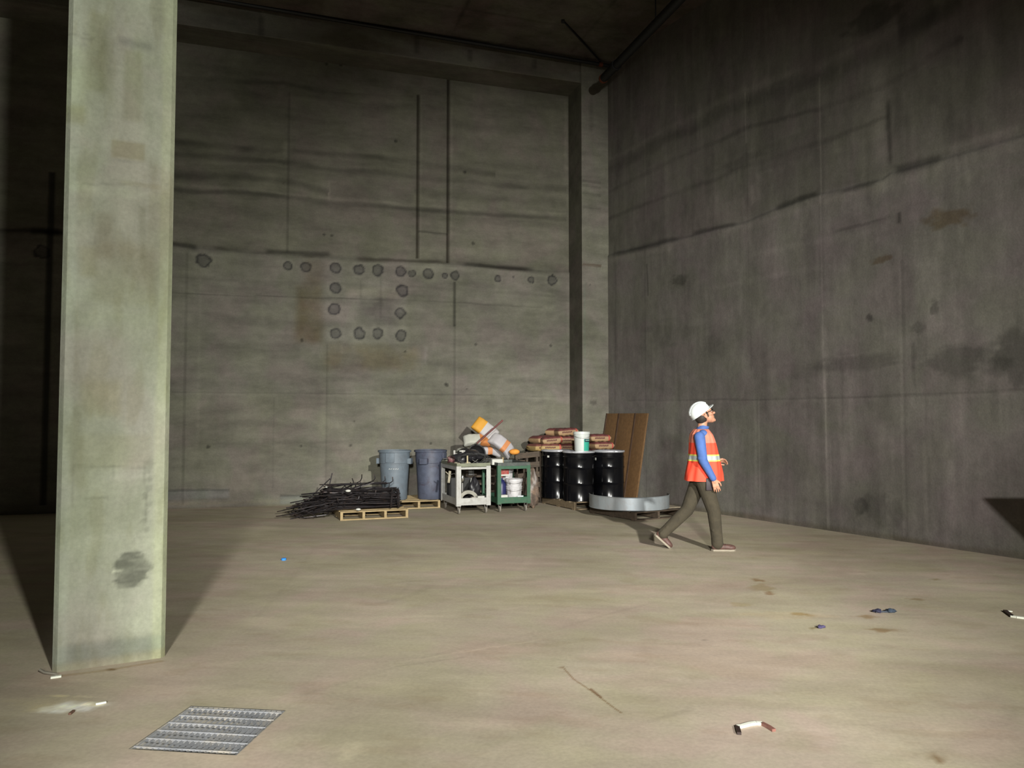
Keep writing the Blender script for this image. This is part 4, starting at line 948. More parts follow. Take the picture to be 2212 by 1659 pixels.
# ---- buckets
def bucket(loc, r, h, mat, label, teal=False, lid=True, splash=False, rz=0.0, group=None):
    e = empty('plastic_bucket', loc, rz, label, 'bucket', group)
    MB().lathe([(0, 0), (r * .86, 0), (r * .87, 0.006), (r * .93, h * .70), (r * .98, h * .705), (r * .98, h * .73), (r * .94, h * .735), (r * .955, h * .80), (r * 1.0, h * .805), (r * 1.0, h * .83), (r * .965, h * .835), (r * .98, h * .93), (r * 1.02, h * .94), (r * 1.02, h), (r * .93, h), (r * .86, h * .02), (0, h * .02)], 36).build('body', mat, e, 35)
    if lid: MB().lathe([(0, h + .004), (r * .82, h + .004), (r * .84, h + .012), (r * 1.03, h + .012), (r * 1.045, h - .005), (r * 1.04, h - .035), (r * 1.02, h - .035)], 36).build('lid', mat, e, 35)
    m = MB(); pts = [(r * 1.03 * math.cos(R(a)), r * 1.03 * math.sin(R(a)) , h * .86 - abs(math.sin(R(a))) * h * .16) for a in range(180, 361, 12)]
    m.tube(pts, 0.003, 5); m.build('bail_handle', m_steel, e, 60)
    if teal:
        def wrap(z0, z1, a0, a1, mat_, nm, off):
            q = MB(); q.lathe([(r * .87 + (r * .06) * z0 / (h * .7) + off, z0), (r * .87 + (r * .06) * z1 / (h * .7) + off, z1)], 16, None, 0, R(a0), R(a1)); q.build(nm, mat_, e, 35)
        wrap(0.01, h * .66, -85, -5, m_teal, 'label_sheet', 0.003); wrap(h * .50, h * .66, -80, -5, m_navy, 'label_band', 0.005)
        q = MB()
        for k in range(5):
            a = R(-70 + k * 9); rr_ = r * .915 + 0.007
            q.box((0, 0, 0), (0.013, 0.003, 0.022), M=Matrix.Translation((rr_ * math.cos(a), rr_ * math.sin(a), h * .59)) @ Matrix.Rotation(a + math.pi / 2, 4, 'Z'))
        q.build('printed_text', M_('pale_teal_print', (0.25, 0.5, 0.42), 0.6), e)
    return e
# green cart's load
bucket(Lg(0.37, 0.20, SH), 0.145, 0.27, m_dirtw, 'white bucket with dark splashes on the green cart, lower one of the nested pair', lid=False)
bucket(Lg(0.37, 0.20, SH + 0.165), 0.150, 0.22, m_dirtw, 'white splashed bucket sitting in the other bucket on the green cart')
bucket(Lg(0.33, 0.50, SH + 0.30), 0.13, 0.25, m_dirtw, 'white bucket farther back on the green cart, behind the nested pair', lid=True)
o = MB().box((0, 0, 0.15), (0.34, 0.30, 0.295), bevel=0.006).build('wooden_crate', m_pal_old); o.location = Lg(0.33, 0.50, SH); o.rotation_euler = (0, 0, ag); tag(o, 'dark crate under the rear bucket on the green cart', 'crate')
o = MB().box((0, 0, 0.065), (0.13, 0.11, 0.13), bevel=0.004).build('carton', m_box); o.location = Lg(0.13, 0.09, SH); o.rotation_euler = (0, 0, ag); tag(o, 'cream carton on the lower shelf of the green cart, left of the buckets', 'box')
o = MB().box((0, 0, 0.055), (0.11, 0.012, 0.11), bevel=0.003).build('paper_label', M_('pale_paper', (0.68, 0.76, 0.76), 0.7)); o.location = Lg(0.43, 0.035, SH); o.rotation_euler = (0, 0, ag); tag(o, 'pale card leaning on the front of the splashed bucket', 'card')
e = empty('plastic_jug', Lg(0.15, 0.25, SH), ag, 'dark blue plastic jug at the left of the green cart\'s shelf', 'jug')
MB().lathe([(0, 0), (.08, 0), (.085, .02), (.085, .30), (.05, .37), (.025, .39), (.025, .42), (0, .42)], 24).build('body', m_navyb, e, 40)
MB().lathe([(0, .42), (.028, .42), (.028, .45), (0, .45)], 16).build('cap', m_red, e, 40)
e = empty('fuel_can', Lg(0.165, 0.23, SH + 0.452), ag + 0.15, 'faded red fuel can with a pale lower rim near the top of the green cart', 'fuel can')
MB().box((0.0, 0, 0.08), (0.20, 0.13, 0.16), bevel=0.022).build('body', m_red, e, 40)
MB().tube([(-0.07, 0, 0.155), (-0.05, 0, 0.19), (0.05, 0, 0.19), (0.07, 0, 0.155)], 0.010, 8).build('handle', m_blackmat, e, 40)
MB().box((0.0, -0.002, 0.012), (0.19, 0.132, 0.03), bevel=0.006).build('pale_rim', m_box, e, 40)
o = MB().box((0, 0, 0.05), (0.20, 0.22, 0.10), bevel=0.006).build('carton', m_box); o.location = Lg(0.06, 0.30, TG + 0.0); o.rotation_euler = (0, 0, ag); tag(o, 'low white carton on top of the green cart', 'box')
for k in range(1):
    o = MB().box((0, 0, 0.02), (0.30, 0.20, 0.04), bevel=0.003).build('grey_board', M_('grey_dusty_board', (0.22, 0.22, 0.18), 0.8)); o.location = Lg(0.10, 0.62, TG); o.rotation_euler = (0, 0, ag); tag(o, 'grey dusty board lying at the back of the green cart top', 'board')
o = MB().box((0, 0, 0.055), (0.03, 0.035, 0.11), bevel=0.003).build('wooden_block', m_pal_new); o.location = Lg(0.28, 0.55, TG); o.rotation_euler = (0, 0, ag); tag(o, 'small pale wooden block standing on the green cart top', 'block')

# ---- bags
def bag_mesh(L, W, H, seed, sag=0.0, tex=True):
    rg = random.Random(seed); m = MB(); nx, ny = 22, 20; vv = []
    ph = [rg.uniform(0, 6.28) for _ in range(6)]
    for i in range(nx + 1):
        u = -1 + 2 * i / nx
        e_ = (1 - abs(u) ** 7)
        hh_ = H / 2 * (0.62 + 0.38 * e_) * (1 if abs(u) < 0.999 else 0.55); ww = W / 2 * (0.96 + 0.04 * e_)
        for k in range(ny):
            a = 2 * math.pi * k / ny; c, s_ = math.cos(a), math.sin(a)
            y = ww * math.copysign(abs(c) ** 0.45, c); z = hh_ * math.copysign(abs(s_) ** 0.55, s_)
            z += 0.006 * math.sin(u * 7 + ph[0]) * math.sin(y * 30 + ph[1]) + 0.004 * math.sin(u * 15 + ph[2]) - sag * u * u
            vv.append((u * L / 2, y, z))
    ff = []
    for i in range(nx):
        for k in range(ny):
            k2 = (k + 1) % ny; ff.append((i * ny + k, (i + 1) * ny + k, (i + 1) * ny + k2, i * ny + k2))
    ff.append(tuple(range(ny))[::-1]); ff.append(tuple(nx * ny + k for k in range(ny)))
    m.add(vv, ff); return m.mesh('bag_mesh', 50)
KB = [bag_mesh(0.42, 0.38, 0.152, s) for s in (1, 2)]
KB[0].materials.append(m_kraft); KB[1].materials.append(m_kraft2)
def print_mesh():
    m = MB()
    for k in range(8): m.box((-0.10 + k * 0.026, 0, 0.003 * (k % 2)), (0.020, 0.003, 0.028))
    return m.mesh('print_mesh')
PM = print_mesh(); PM.materials.append(m_print)
def kbag(p, rz, label, k=0, tilt=0.0, group='kraft cement bags behind the black drums', printed=True, pitch=0.0):
    o = link('cement_bag', KB[k]); o.location = p; o.rotation_euler = (tilt, pitch, rz); tag(o, label, 'cement bag', group)
    if printed:
        t_ = link('printed_text', PM, None, o); t_.location = (-0.02, -0.193, 0.0)
    return o
# two stacks of pallets carry the bags behind drums and carts
def pallet_stack(c, rz, Lx, Ly, n, what, mat=m_pal_old):
    c0 = Vector(c); u = Vector((math.cos(rz), math.sin(rz), 0)); v = Vector((-math.sin(rz), math.cos(rz), 0))
    o = c0 - u * Lx / 2 - v * Ly / 2
    for k in range(n):
        pallet('dark wooden pallet, %s in the stack %s' % (('lowest', 'second from the bottom', 'third from the bottom', 'fourth from the bottom', 'fifth from the bottom', 'sixth from the bottom', 'seventh from the bottom')[k], what), o + Vector((0, 0, 0.1405 * k)), rz, Lx, Ly, mat, 3, boards=5)
pallet_stack((0.87, 15.36, 0), R(18), 0.95, 0.72, 7, 'behind the black drums')
zt = 0.1405 * 7 + 0.074
def at_z(px, z, Y):
    x = (px - CX) / F * Y * math.cos(PITCH); return Vector((x, Y, z))
# front row, left to right
kbag(at_z(1166, zt, 15.02), R(30), 'yellow kraft cement bag at the lower left end of the bag pile', 1)
kbag(at_z(1188, zt + 0.004, 14.93 + .05), R(8), 'kraft cement bag with red end, bottom row, second from the left', 1)
kbag(at_z(1223, zt, 15.18 - .05), R(6), 'kraft cement bag in the bottom row next to the white bucket', 0)
zt2 = zt + 0.143
kbag(at_z(1171, zt2 + .01, 15.2), R(32), 'kraft cement bag at the left of the middle row', 0, 0, pitch=-0.05)
kbag(at_z(1189, zt2, 15.0), R(14), 'kraft cement bag in the middle row, overlapping its left neighbour', 0, 0, pitch=-0.08)
kbag(at_z(1223, zt2, 15.14), R(4), 'kraft cement bag in the middle row next to the white bucket', 0)
zt3 = zt2 + 0.147
kbag(at_z(1221, zt3 + .01, 15.17), R(16), 'topmost kraft cement bag with dark red top', 0, 0, pitch=-0.07)
kbag(at_z(1205, zt3 + .005, 15.38), R(60), 'dark red backed cement bag behind the topmost one', 0)
# right stack, from the floor
ph_ = Vector((1.70, 14.98, 0))
for k in range(9):
    vis = k >= 7
    lab = {7: 'lower kraft cement bag right of the white bucket', 8: 'upper kraft cement bag right of the white bucket'}.get(k, 'kraft cement bag low in the right hand stack, hidden by the drums')
    kbag(ph_ + Vector((0.03 if k == 7 else (-0.03 if k == 8 else 0), 0, 0.076 + 0.146 * k)), R(18 + (k % 2) * 3), lab, 0, 0, 'kraft cement bags stacked right of the bucket', vis)
# orange and white bags on pallets behind the carts
pallet_stack((-0.42, 14.62, 0), R(18), 1.15, 0.80, 6, 'behind the two carts')
OB = [bag_mesh(0.50, 0.28, 0.15, 5, 0.02), bag_mesh(0.52, 0.25, 0.15, 6, 0.08), bag_mesh(0.50, 0.22, 0.15, 7, 0.04)]
for q, mm in zip(OB, (m_obag, m_obag2, m_obag3)): q.materials.append(mm)
def obag(k, px, py, Y, rot, label):
    d = ray(px, py); q = Vector((0, 0, CAM_H)) + d * (Y / d.y)
    o = link('cement_bag', OB[k]); o.location = q; o.rotation_euler = rot; tag(o, label, 'cement bag'); return o
obag(2, 1030, 950, 14.35, (R(50), 0, R(15)), 'cream and orange bag lying across the pile behind the white cart')
obag(0, 1049, 928, 14.45, (R(70), R(38), R(5)), 'orange topped white bag at the peak of the pile behind the carts')
obag(1, 1086, 960, 14.35, (R(60), R(40), R(8)), 'white bag with an orange stripe slumping down to the right behind the carts')
obag(1, 1050, 972, 14.55, (R(10), 0, R(18)), 'white bag in the middle of the pile behind the black tub')
obag(2, 1015, 973, 14.6, (R(8), 0, R(22)), 'pale bag at the lower left of the pile behind the white cart')
o = MB().ell((0, 0, 0), (0.10, 0.07, 0.055)).build('orange_bundle', M_('orange_cloth', (0.68, 0.27, 0.04), 0.8, 0, 0.2, 12, 0.3), None, 60); d = ray(1111, 976); o.location = Vector((0, 0, CAM_H)) + d * (14.2 / d.y); tag(o, 'small orange bundle at the right foot of the bag pile', 'bundle')
# dark pallet leaning between carts and drums
e = empty('wooden_pallet', (0.28, 14.25, 0.0), R(18), 'dark wooden pallet standing between the green cart and the drums', 'pallet')
for k in range(5): MB().beam((-0.20, 0.10 + 0.0 * k, 0.16 + 0.19 * k), (0.28, 0.10, 0.20 + 0.19 * k), 0.02, 0.10).build('deck_board', m_pal_old, e)
for x in (-0.16, 0.04, 0.24): MB().box((x, 0.16, 0.50), (0.04, 0.09, 1.0)).build('stringer', m_pal_old, e)
lumpy('wrapped_bundle', Vector((0.36, 13.98, 0)), (0.13, 0.10, 0.34), M_('dark_wrapped_plastic', (0.10, 0.075, 0.06), 0.45, 0, 0.6, 9, 0.5, None, ((0.30, 0.2, 0.14), 0.6)), 'dark plastic wrapped bundle between the green cart and the first drum', 'bundle', 31, 0.35)

# ---- black drums on their pallet
A3 = Vector((1.107, 13.63, 0)); a3 = math.atan2(.434, .9)
U3 = Vector((math.cos(a3), math.sin(a3), 0)); V3 = Vector((-math.sin(a3), math.cos(a3), 0))
pallet('dusty wooden pallet under the three black drums', A3, a3, 1.10, 1.22, m_pal_mid, 3)
def drum(p, label, rz=0.0):
    e = empty('steel_drum', p, rz, label, 'drum')
    r = 0.287; H = 0.89
    prof = [(0, 0.012), (r - .01, 0.012), (r + .004, 0.0), (r + .004, 0.014), (r, 0.022)]
    for zc in (0.30, 0.585):
        prof += [(r, zc - .03), (r + .004, zc - .014), (r + .011, zc), (r + .004, zc + .014), (r, zc + .03)]
    prof += [(r, 0.255 + .5), (r + .004, 0.765), (r + .004, 0.79), (r - .004, 0.80), (r - .004, H - .03), (r, H - .012)]
    MB().lathe(prof, 56).build('body', m_drum, e, 30)
    MB().lathe([(0, H - .012), (r - .03, H - .012), (r - .025, H - .004), (r, H - .004)], 48).build('lid', m_drumlid, e, 30)
    MB().lathe([(r - .008, H - .026), (r + .012, H - .028), (r + .018, H - .012), (r + .012, H + .004), (r - .006, H + .004)], 56).build('clamp_ring', m_drumring, e, 40)
    b = MB(); b.box((0.06, -r - .022, H - .012), (0.05, 0.02, 0.02), bevel=0.003); b.tube([(-0.0, -r - .02, H - .012), (0.11, -r - .018, H - .012)], 0.005, 6); b.build('ring_bolt', m_drumring, e, 40)
    return e
Hd = 0.141
dc = A3 + U3 * 0.28 + V3 * 0.32; dr = A3 + U3 * 0.905 + V3 * 0.29; dl = A3 + U3 * 0.17 + V3 * 0.93
drum(dl + Vector((0, 0, Hd)), 'black steel drum with silver ring, farther back on the left', R(-10))
drum(dc + Vector((0, 0, Hd)), 'black steel drum with silver ring carrying the white bucket', R(-35))
drum(dr + Vector((0, 0, Hd)), 'black steel drum with silver ring, right one beside the leaning planks', R(10))

for (base, a, z, w_, h_, lab) in ((dl, -128, 0.775, 0.045, 0.035, 'small white sticker high on the left drum'), (dr, -150, 0.74, 0.03, 0.045, 'small white sticker near the top between middle and right drum')):
    m = MB(); m.lathe([(0.2915, -h_ / 2), (0.2915, h_ / 2), (0.2885, h_ / 2), (0.2885, -h_ / 2), (0.2915, -h_ / 2)], 4, None, 0, R(a) - w_ / .58, R(a) + w_ / .58)
    q = m.build('sticker', m_box); q.location = base + Vector((0, 0, Hd + z)); tag(q, lab, 'sticker')
bucket(Vector((1.275, 14.02, Hd + 0.8865)), 0.148, 0.345, m_bucket, 'white bucket with a teal and dark label standing on the middle drum', teal=True, rz=R(8))

# ---- planks leaning on the right wall
s_a, z_a = rw(1316, 893); s_b, z_b = rw(1405, 893); s_1 = rw(1343, 893)[0]; s_2 = rw(1378, 893)[0]
Ht = CAM_H + (900 - 893) / F * 14.6
def plank(s0, s1, label, off):
    e0 = CORNER + RW_U * s0; L = s1 - s0
    e = empty('wooden_plank', (e0.x, e0.y, 0), RW_A, label, 'plank')
    base = 0.36 + off; ang = math.atan2(base - 0.045, Ht)
    M = Matrix.Translation((0, -base, 0.02)) @ Matrix.Rotation(-ang, 4, 'X')
    ln = Ht / math.cos(ang) - 0.02
    MB().box((L / 2, 0, ln / 2), (L - 0.012, 0.035, ln), M=M, bevel=0.004).build('board', m_plank, e, 40)
    MB().box((0.010, -0.012, ln / 2), (0.035, 0.035, ln), M=M).build('gap_strip', m_plank_edge, e)  # dark strip standing in for the shaded gap beside each plank
plank(s_a, s_1, 'brown stained plank leaning on the right wall, leftmost of three', 0.0)
plank(s_1, s_2, 'brown stained plank leaning on the right wall, middle of three', 0.012)
plank(s_2, s_b, 'brown stained plank leaning on the right wall, rightmost of three', 0.004)

# ---- galvanized band on its pallet
A4 = Vector((1.95, 12.2, 0)); a4 = math.atan2(.509, .861); U4 = Vector((.861, .509, 0)); V4 = Vector((-.509, .861, 0))
pallet('dark weathered pallet under the galvanized band in front of the drums', A4, a4, 1.0, 1.2, m_pal_old, 3)
o = MB().box((0.55, 0.5, 0.006), (1.12, 1.0, 0.012)).build('plywood_sheet', M_('dusty_plywood', (0.36, 0.30, 0.22), 0.8, 0, 0.2, 5)); o.location = A4 + Vector((0, 0, 0.1405)) + V4 * 0.12; o.rotation_euler = (0, 0, a4); tag(o, 'dusty plywood sheet lying on the dark pallet below the galvanized band', 'plywood')
rb = 0.665; m = MB()
for (r0, r1) in ((rb, rb - 0.004),): m.lathe([(r0, 0), (r0 + .006, 0.004), (r0, 0.012), (r0, 0.205), (r0 + .006, 0.212), (r0, 0.219), (r1, 0.215), (r1, 0.002), (r0, 0)], 60, None, 0, R(-188), R(8))
o = m.build('galvanized_band', m_galv, None, 30); o.location = (1.965, 12.90, 0.154); tag(o, 'wide curved band of galvanized sheet metal standing on the dark pallet', 'sheet metal band')

# ---- pipes under the ceiling
def pt_y(px, py, Y):
    d = ray(px, py); return Vector((0, 0, CAM_H)) + d * (Y / d.y)
def up_pt(px, py, z):
    d = ray(px, py); return Vector((0, 0, CAM_H)) + d * ((z - CAM_H) / d.z)
e0 = up_pt(1303, 170, 8.35); dirp = (up_pt(1462, 5, 8.35) - e0).normalized()
e = empty('ceiling_pipe', e0, 0, 'thick black pipe running along under the ceiling towards the corner', 'pipe')
MB().tube([(0, 0, 0), tuple(dirp * 5)], 0.082, 20).build('pipe', m_pipe, e, 40)
MB().tube([tuple(-dirp * 0.02), tuple(dirp * 0.03)], 0.090, 20).build('end_coupling', m_coup, e, 40)
MB().tube([tuple(dirp * 0.55), tuple(dirp * 0.63)], 0.10, 20).build('coupling', m_pipe, e, 40)
for q in (2.2, 4.4): MB().beam(tuple(dirp * q), tuple(dirp * q + Vector((0, 0, CEIL - 8.35 + .02))), 0.02, 0.02).build('hanger', m_pipe, e)
# slimmer pipe along the beam
zb_ = 8.66
q1 = PF + BW_N * 0.16; 
def on_line(px):   # point above the line parallel to the beam face, seen at px
    a = (px - CX) / F * math.cos(PITCH)
    s_ = (a * q1.y - q1.x) / (BW_U.x - a * BW_U.y); return q1 + BW_U * s_
pa = on_line(372); pb = on_line(1300); pc = CORNER + RW_U * 0.72 + RW_N * 0.03
za = up = None
def z_of(p, py): return CAM_H + p.y * math.tan(PITCH + math.atan((CY - py) / F))
Za = z_of(pa, -16); Zb = z_of(pb, 139); print('pipe z', Za, Zb)
zp = 8.72
e = empty('ceiling_pipe', (0, 0, 0), 0, 'slim black pipe running along the top of the back wall beam', 'pipe')
pa2 = on_line(130)
MB().tube([(pa2.x, pa2.y, Za), (pb.x, pb.y, Zb)], 0.036, 12).build('pipe', m_pipe, e, 40)
MB().tube([(pb.x, pb.y, Zb), tuple(Vector((pb.x, pb.y, Zb)) + BW_U * 0.55)], 0.036, 12).build('stub', m_pipe, e, 40)
v = Vector((pb.x, pb.y, Zb)); MB().tube([tuple(v - BW_U * .03), tuple(v + BW_U * .05)], 0.045, 12).build('coupling', m_coup, e, 40)
for px in (1156, 900, 700):
    p_ = on_line(px); t_ = (p_ - pa2).length / (pb - pa2).length; z_ = Za + (Zb - Za) * t_
    MB().tube([(p_.x, p_.y, z_), (p_.x, p_.y, CEIL + .02)], 0.008, 6).build('hanger', m_pipe, e)
e.location = v
for ch in ALL_CH[e.name]: ch.location = -v
b0 = up_pt(1216, 44, CEIL); b1 = v + Vector((0, -0.05, 0.04))
e = empty('brace_rod', b0, 0, 'thin slanted brace from the ceiling down to the pipe joint', 'brace')
MB().tube([(0, 0, 0), tuple(b1 - b0)], 0.019, 10).build('rod', m_pipe, e, 40); MB().box((0, 0, -0.02), (0.06, 0.08, 0.04), bevel=0.008).build('foot_plate', m_pipe, e, 40)

# ---- drain grate in its pit
e = empty('floor_grate', G_C, G_A, 'rectangular steel drain grate set flush in the floor, clogged with dust', 'grate')
m_grate = M_('zinc_grate_steel', (0.23, 0.235, 0.25), 0.7, 0.15, 0.2, 8, 0, None, ((0.42, 0.37, 0.29), 0.7))
m_dust = M_('pit_dust', (0.20, 0.20, 0.20), 0.95, 0, 0.25, 6, 0.3, None, ((0.42, 0.37, 0.28), 0.9))
fr = MB(); W_, H_ = G_W, G_H
for x in (-W_ / 2 + .004, W_ / 2 - .004): fr.box((x, 0, -0.026), (0.006, H_, 0.036))
for y in (-H_ / 2 + .004, H_ / 2 - .004): fr.box((0, y, -0.026), (W_, 0.006, 0.036))
fr.build('frame', m_grate, e)
nb = 18
for i in range(nb):
    x = -W_ / 2 + 0.018 + (W_ - 0.036) * i / (nb - 1)
    MB().box((x, 0, -0.017), (0.006, H_ - 0.016, 0.030)).build('bearing_bar', m_grate, e)
for k in range(6):
    y = -H_ / 2 + 0.035 + (H_ - 0.07) * k / 5
    MB().box((0, y, -0.002), (W_ - 0.016, 0.007, 0.008)).build('cross_bar', m_grate, e)
dm = MB(); nx = 44; vv = []; ff = []
for j in range(nx + 1):
    for i in range(nx + 1):
        x = -W_ / 2 + W_ * i / nx; y = -H_ / 2 + H_ * j / nx
        d_ = -0.010 + 0.006 * (math.sin(x * 11 + 2) * math.sin(y * 9 + 1)) - 0.016 * max(0, x / W_ + 0.25)
        ph = (y + H_ / 2 - 0.035) / ((H_ - 0.07) / 5); fr_ = ph - math.floor(ph)
        if fr_ > 0.80 and ph < 5.2: d_ -= 0.03
        edge_ = min(W_ / 2 - abs(x), H_ / 2 - abs(y))
        if edge_ < 0.02: d_ = -0.002
        vv.append((x, y, d_))
for j in range(nx):
    for i in range(nx): ff.append((j * (nx + 1) + i, j * (nx + 1) + i + 1, (j + 1) * (nx + 1) + i + 1, (j + 1) * (nx + 1) + i))
o = dm.add(vv, ff).build('pit_dust', m_dust, None, 80); o.location = G_C; o.rotation_euler = (0, 0, G_A); o['kind'] = 'stuff'; tag(o, 'grey dust filling the pit under the floor grate', 'dust')

# ---- litter on the floor
def strip(px, py, pts, w_, mats_, label, ends):
    o0 = floor_at(px, py); e = empty('trim_strip', o0, 0, label, 'debris')
    n = len(pts)
    def piece(i0, i1, nm, mt):
        m = MB()
        for i in range(i0, i1): m.beam(pts[i], pts[i + 1], w_, 0.014)
        m.build(nm, mt, e)
    piece(ends[0], ends[1], 'strip', mats_[0]); 
    if ends[0] > 0: piece(0, ends[0], 'dark_end', mats_[1])
    if ends[1] < n - 1: piece(ends[1], n - 1, 'tip', mats_[2])
m_white_s = M_('white_glossy_strip', (0.80, 0.82, 0.72), 0.3, 0, 0.05)
m_dk = M_('dark_brown_end', (0.03, 0.018, 0.015), 0.5); m_rb = M_('brown_red_tip', (0.20, 0.09, 0.07), 0.6)
def fp(px, py, ox, oy, z=0.008):
    q = floor_at(px, py) - floor_at(ox, oy); return (q.x, q.y, z)
P_ = [(1597, 1588), (1593, 1573), (1602, 1572), (1620, 1567), (1634, 1565), (1646, 1566), (1660, 1573), (1672, 1581)]
strip(1632, 1575, [fp(x, y, 1632, 1575) for x, y in P_], 0.022, (m_white_s, m_dk, m_rb), 'curved white plastic strip with dark and reddish ends near the bottom', (1, 5))
P_ = [(2171, 1321), (2187, 1333), (2184, 1333), (2196, 1335), (2212, 1337), (2240, 1340)]
strip(2190, 1330, [fp(x, y, 2190, 1330) for x, y in P_], 0.03, (m_white_s, m_dk, m_dk), 'white plastic strip with a dark end at the right edge', (1, 5))
o = MB().ell((0, 0, 0.006), (0.022, 0.022, 0.006)).build('bottle_cap', m_white_s, None, 40); o.location = floor_at(2181, 1322); tag(o, 'tiny pale cap beside the dark end of the right strip', 'cap')
o = MB().lathe([(0, 0), (0.026, 0), (0.028, 0.004), (0.028, 0.02), (0.024, 0.024), (0, 0.024)], 20).build('bottle_cap', m_blue, None, 40); o.location = floor_at(613, 1210); tag(o, 'small bright blue plastic cap on the open floor', 'cap')
o = lumpy('rag', floor_at(1895, 1323), (0.035, 0.03, 0.014), M_('dark_blue_cloth', (0.02, 0.02, 0.05), 0.8), 'dark blue scrap of cloth, left end of the knotted pair', 'rag', 3, 0.4)
o = lumpy('rag', floor_at(1925, 1323), (0.045, 0.03, 0.016), M_('dark_teal_cloth', (0.03, 0.045, 0.07), 0.8), 'dark bluish scrap of cloth, right end of the knotted pair', 'rag', 5, 0.4)
o = MB().tube([(-0.07, 0, 0.008), (0, 0.01, 0.008), (0.07, 0, 0.008)], 0.007, 6).build('cord', M_('dark_cord', (0.04, 0.05, 0.07), 0.8), None, 60); o.location = floor_at(1910, 1324); tag(o, 'short dark cord joining two cloth scraps on the floor', 'cord')
o = lumpy('rag', floor_at(1774, 1357), (0.028, 0.022, 0.012), M_('violet_scrap', (0.05, 0.04, 0.10), 0.8), 'small dark violet scrap left of the cloth scraps', 'rag', 8, 0.4)
o = MB().tube([(-0.09, 0.03, 0.02), (-0.04, 0, 0.012), (0.05, -0.02, 0.008)], 0.009, 6).build('twig', M_('grey_stick', (0.25, 0.23, 0.19), 0.8), None, 60); o.location = floor_at(110, 1457); tag(o, 'grey stick lying against the left foot of the column', 'stick')
o = MB().box((0, 0, 0.006), (0.06, 0.03, 0.012), 0.5, bevel=0.003).build('plaster_chip', m_white_s, None, 40); o.location = floor_at(121, 1464); tag(o, 'white plaster chip at the left foot of the column', 'chip')
o = MB().box((0, 0, 0.006), (0.055, 0.016, 0.010), R(35), bevel=0.003).build('plaster_chip', m_white_s, None, 40); o.location = floor_at(218, 1521); tag(o, 'bright yellowish chip at the right end of the white spill', 'chip')
o = MB().box((0, 0, 0.006), (0.015, 0.05, 0.012), R(5), bevel=0.003).build('screw', M_('rusty_screw', (0.12, 0.06, 0.04), 0.6)); o.location = floor_at(155, 1541); tag(o, 'rusty screw below the white spill', 'screw')

# ---- hopper standing right of the view; only its shadow reaches the wall in the picture
def proj_plane(W, off):          # where the ray from the wall point W to the right lamp crosses a plane standing off the wall
    A_ = Vector(LA); d_ = A_ - W; t_ = off / d_.dot(RW_N); return W + d_ * t_
def wpt(px, py): s_, z_ = rw(px, py); return CORNER + RW_U * s_ + Vector((0, 0, z_))
OFF = 0.75
T1 = proj_plane(wpt(2116, 1077), OFF); T2 = proj_plane(wpt(2212, 1172), OFF)
T3 = proj_plane(wpt(2212, 1077), OFF)
for q in (T1, T2, T3): print('hopper px', CX + F * q.x / (q.y * math.cos(PITCH)), q)
def sl(q): return ((q - CORNER).dot(RW_U), q.z)
x1, z1 = sl(T1); x2, z2 = sl(T2)
xb = x1 + (x2 - x1) * (z1 - 0.42) / max(0.01, (z1 - z2))
o0 = CORNER + RW_U * x1 + RW_N * OFF
e = empty('dump_hopper', (o0.x, o0.y, 0), RW_A, 'dark steel hopper on legs standing just right of the view near the wall', 'hopper')
dx = min(0.9, xb - x1); m = MB(); y0, y1 = 0.0, 0.42; L_ = 1.5
x3, z3 = sl(T3); ztop = z1 + (z3 - z1) * (L_ + dx) / (x3 - x1)
prof_ = [(0, z1), (L_ + dx, ztop), (L_, 0.42), (dx, 0.42)]
vv = [(x, y0, z) for x, z in prof_] + [(x, y1, max(0.42, z - 0.38)) for x, z in prof_]
m.add(vv, [(0, 3, 2, 1), (4, 5, 6, 7), (0, 4, 7, 3), (1, 2, 6, 5), (3, 7, 6, 2)])
m.build('tub', m_blackmat, e)
for x in (dx + .06, L_ - .06):
    for y in (0.04, 0.38): MB().box((x, y, 0.215), (0.04, 0.04, 0.43)).build('leg', m_steel, e)
# ------------------------------------------------------------------ the walking person
m_skin = M_('skin', (0.50, 0.25, 0.16), 0.55, 0, 0.08, 14)
m_hair = M_('dark_hair', (0.03, 0.022, 0.016), 0.7, 0, 0.4, 30)
m_hat = M_('white_hard_hat', (0.72, 0.76, 0.76), 0.3, 0, 0.03, 5)
m_shirt = M_('blue_shirt_cloth', (0.06, 0.125, 0.35), 0.8, 0, 0.15, 9, 0.15)
m_vest = M_('orange_vest_cloth', (0.90, 0.075, 0.035), 0.75, 0, 0.10, 7, 0.12)
m_vestm = M_('salmon_vest_mesh', (0.62, 0.20, 0.13), 0.8, 0, 0.10, 9, 0.1)
m_tape_y = M_('lime_tape', (0.62, 0.60, 0.12), 0.5, 0, 0.05)
m_tape_s = M_('silver_tape', (0.42, 0.46, 0.46), 0.35, 0.2, 0.05)
m_trou = M_('dark_olive_trousers', (0.043, 0.035, 0.021), 0.9, 0, 0.25, 11, 0.2)
m_boot = M_('brown_work_shoe', (0.085, 0.042, 0.034), 0.6, 0, 0.25, 16, 0.1)
m_sole = M_('pale_shoe_sole', (0.25, 0.22, 0.17), 0.8, 0, 0.1)
m_glass = M_('black_glasses_frame', (0.008, 0.008, 0.008), 0.3)
m_eye = M_('eye_white', (0.6, 0.58, 0.55), 0.3, 0, 0.02)
m_phone = M_('dark_phone_pouch', (0.02, 0.012, 0.018), 0.6)

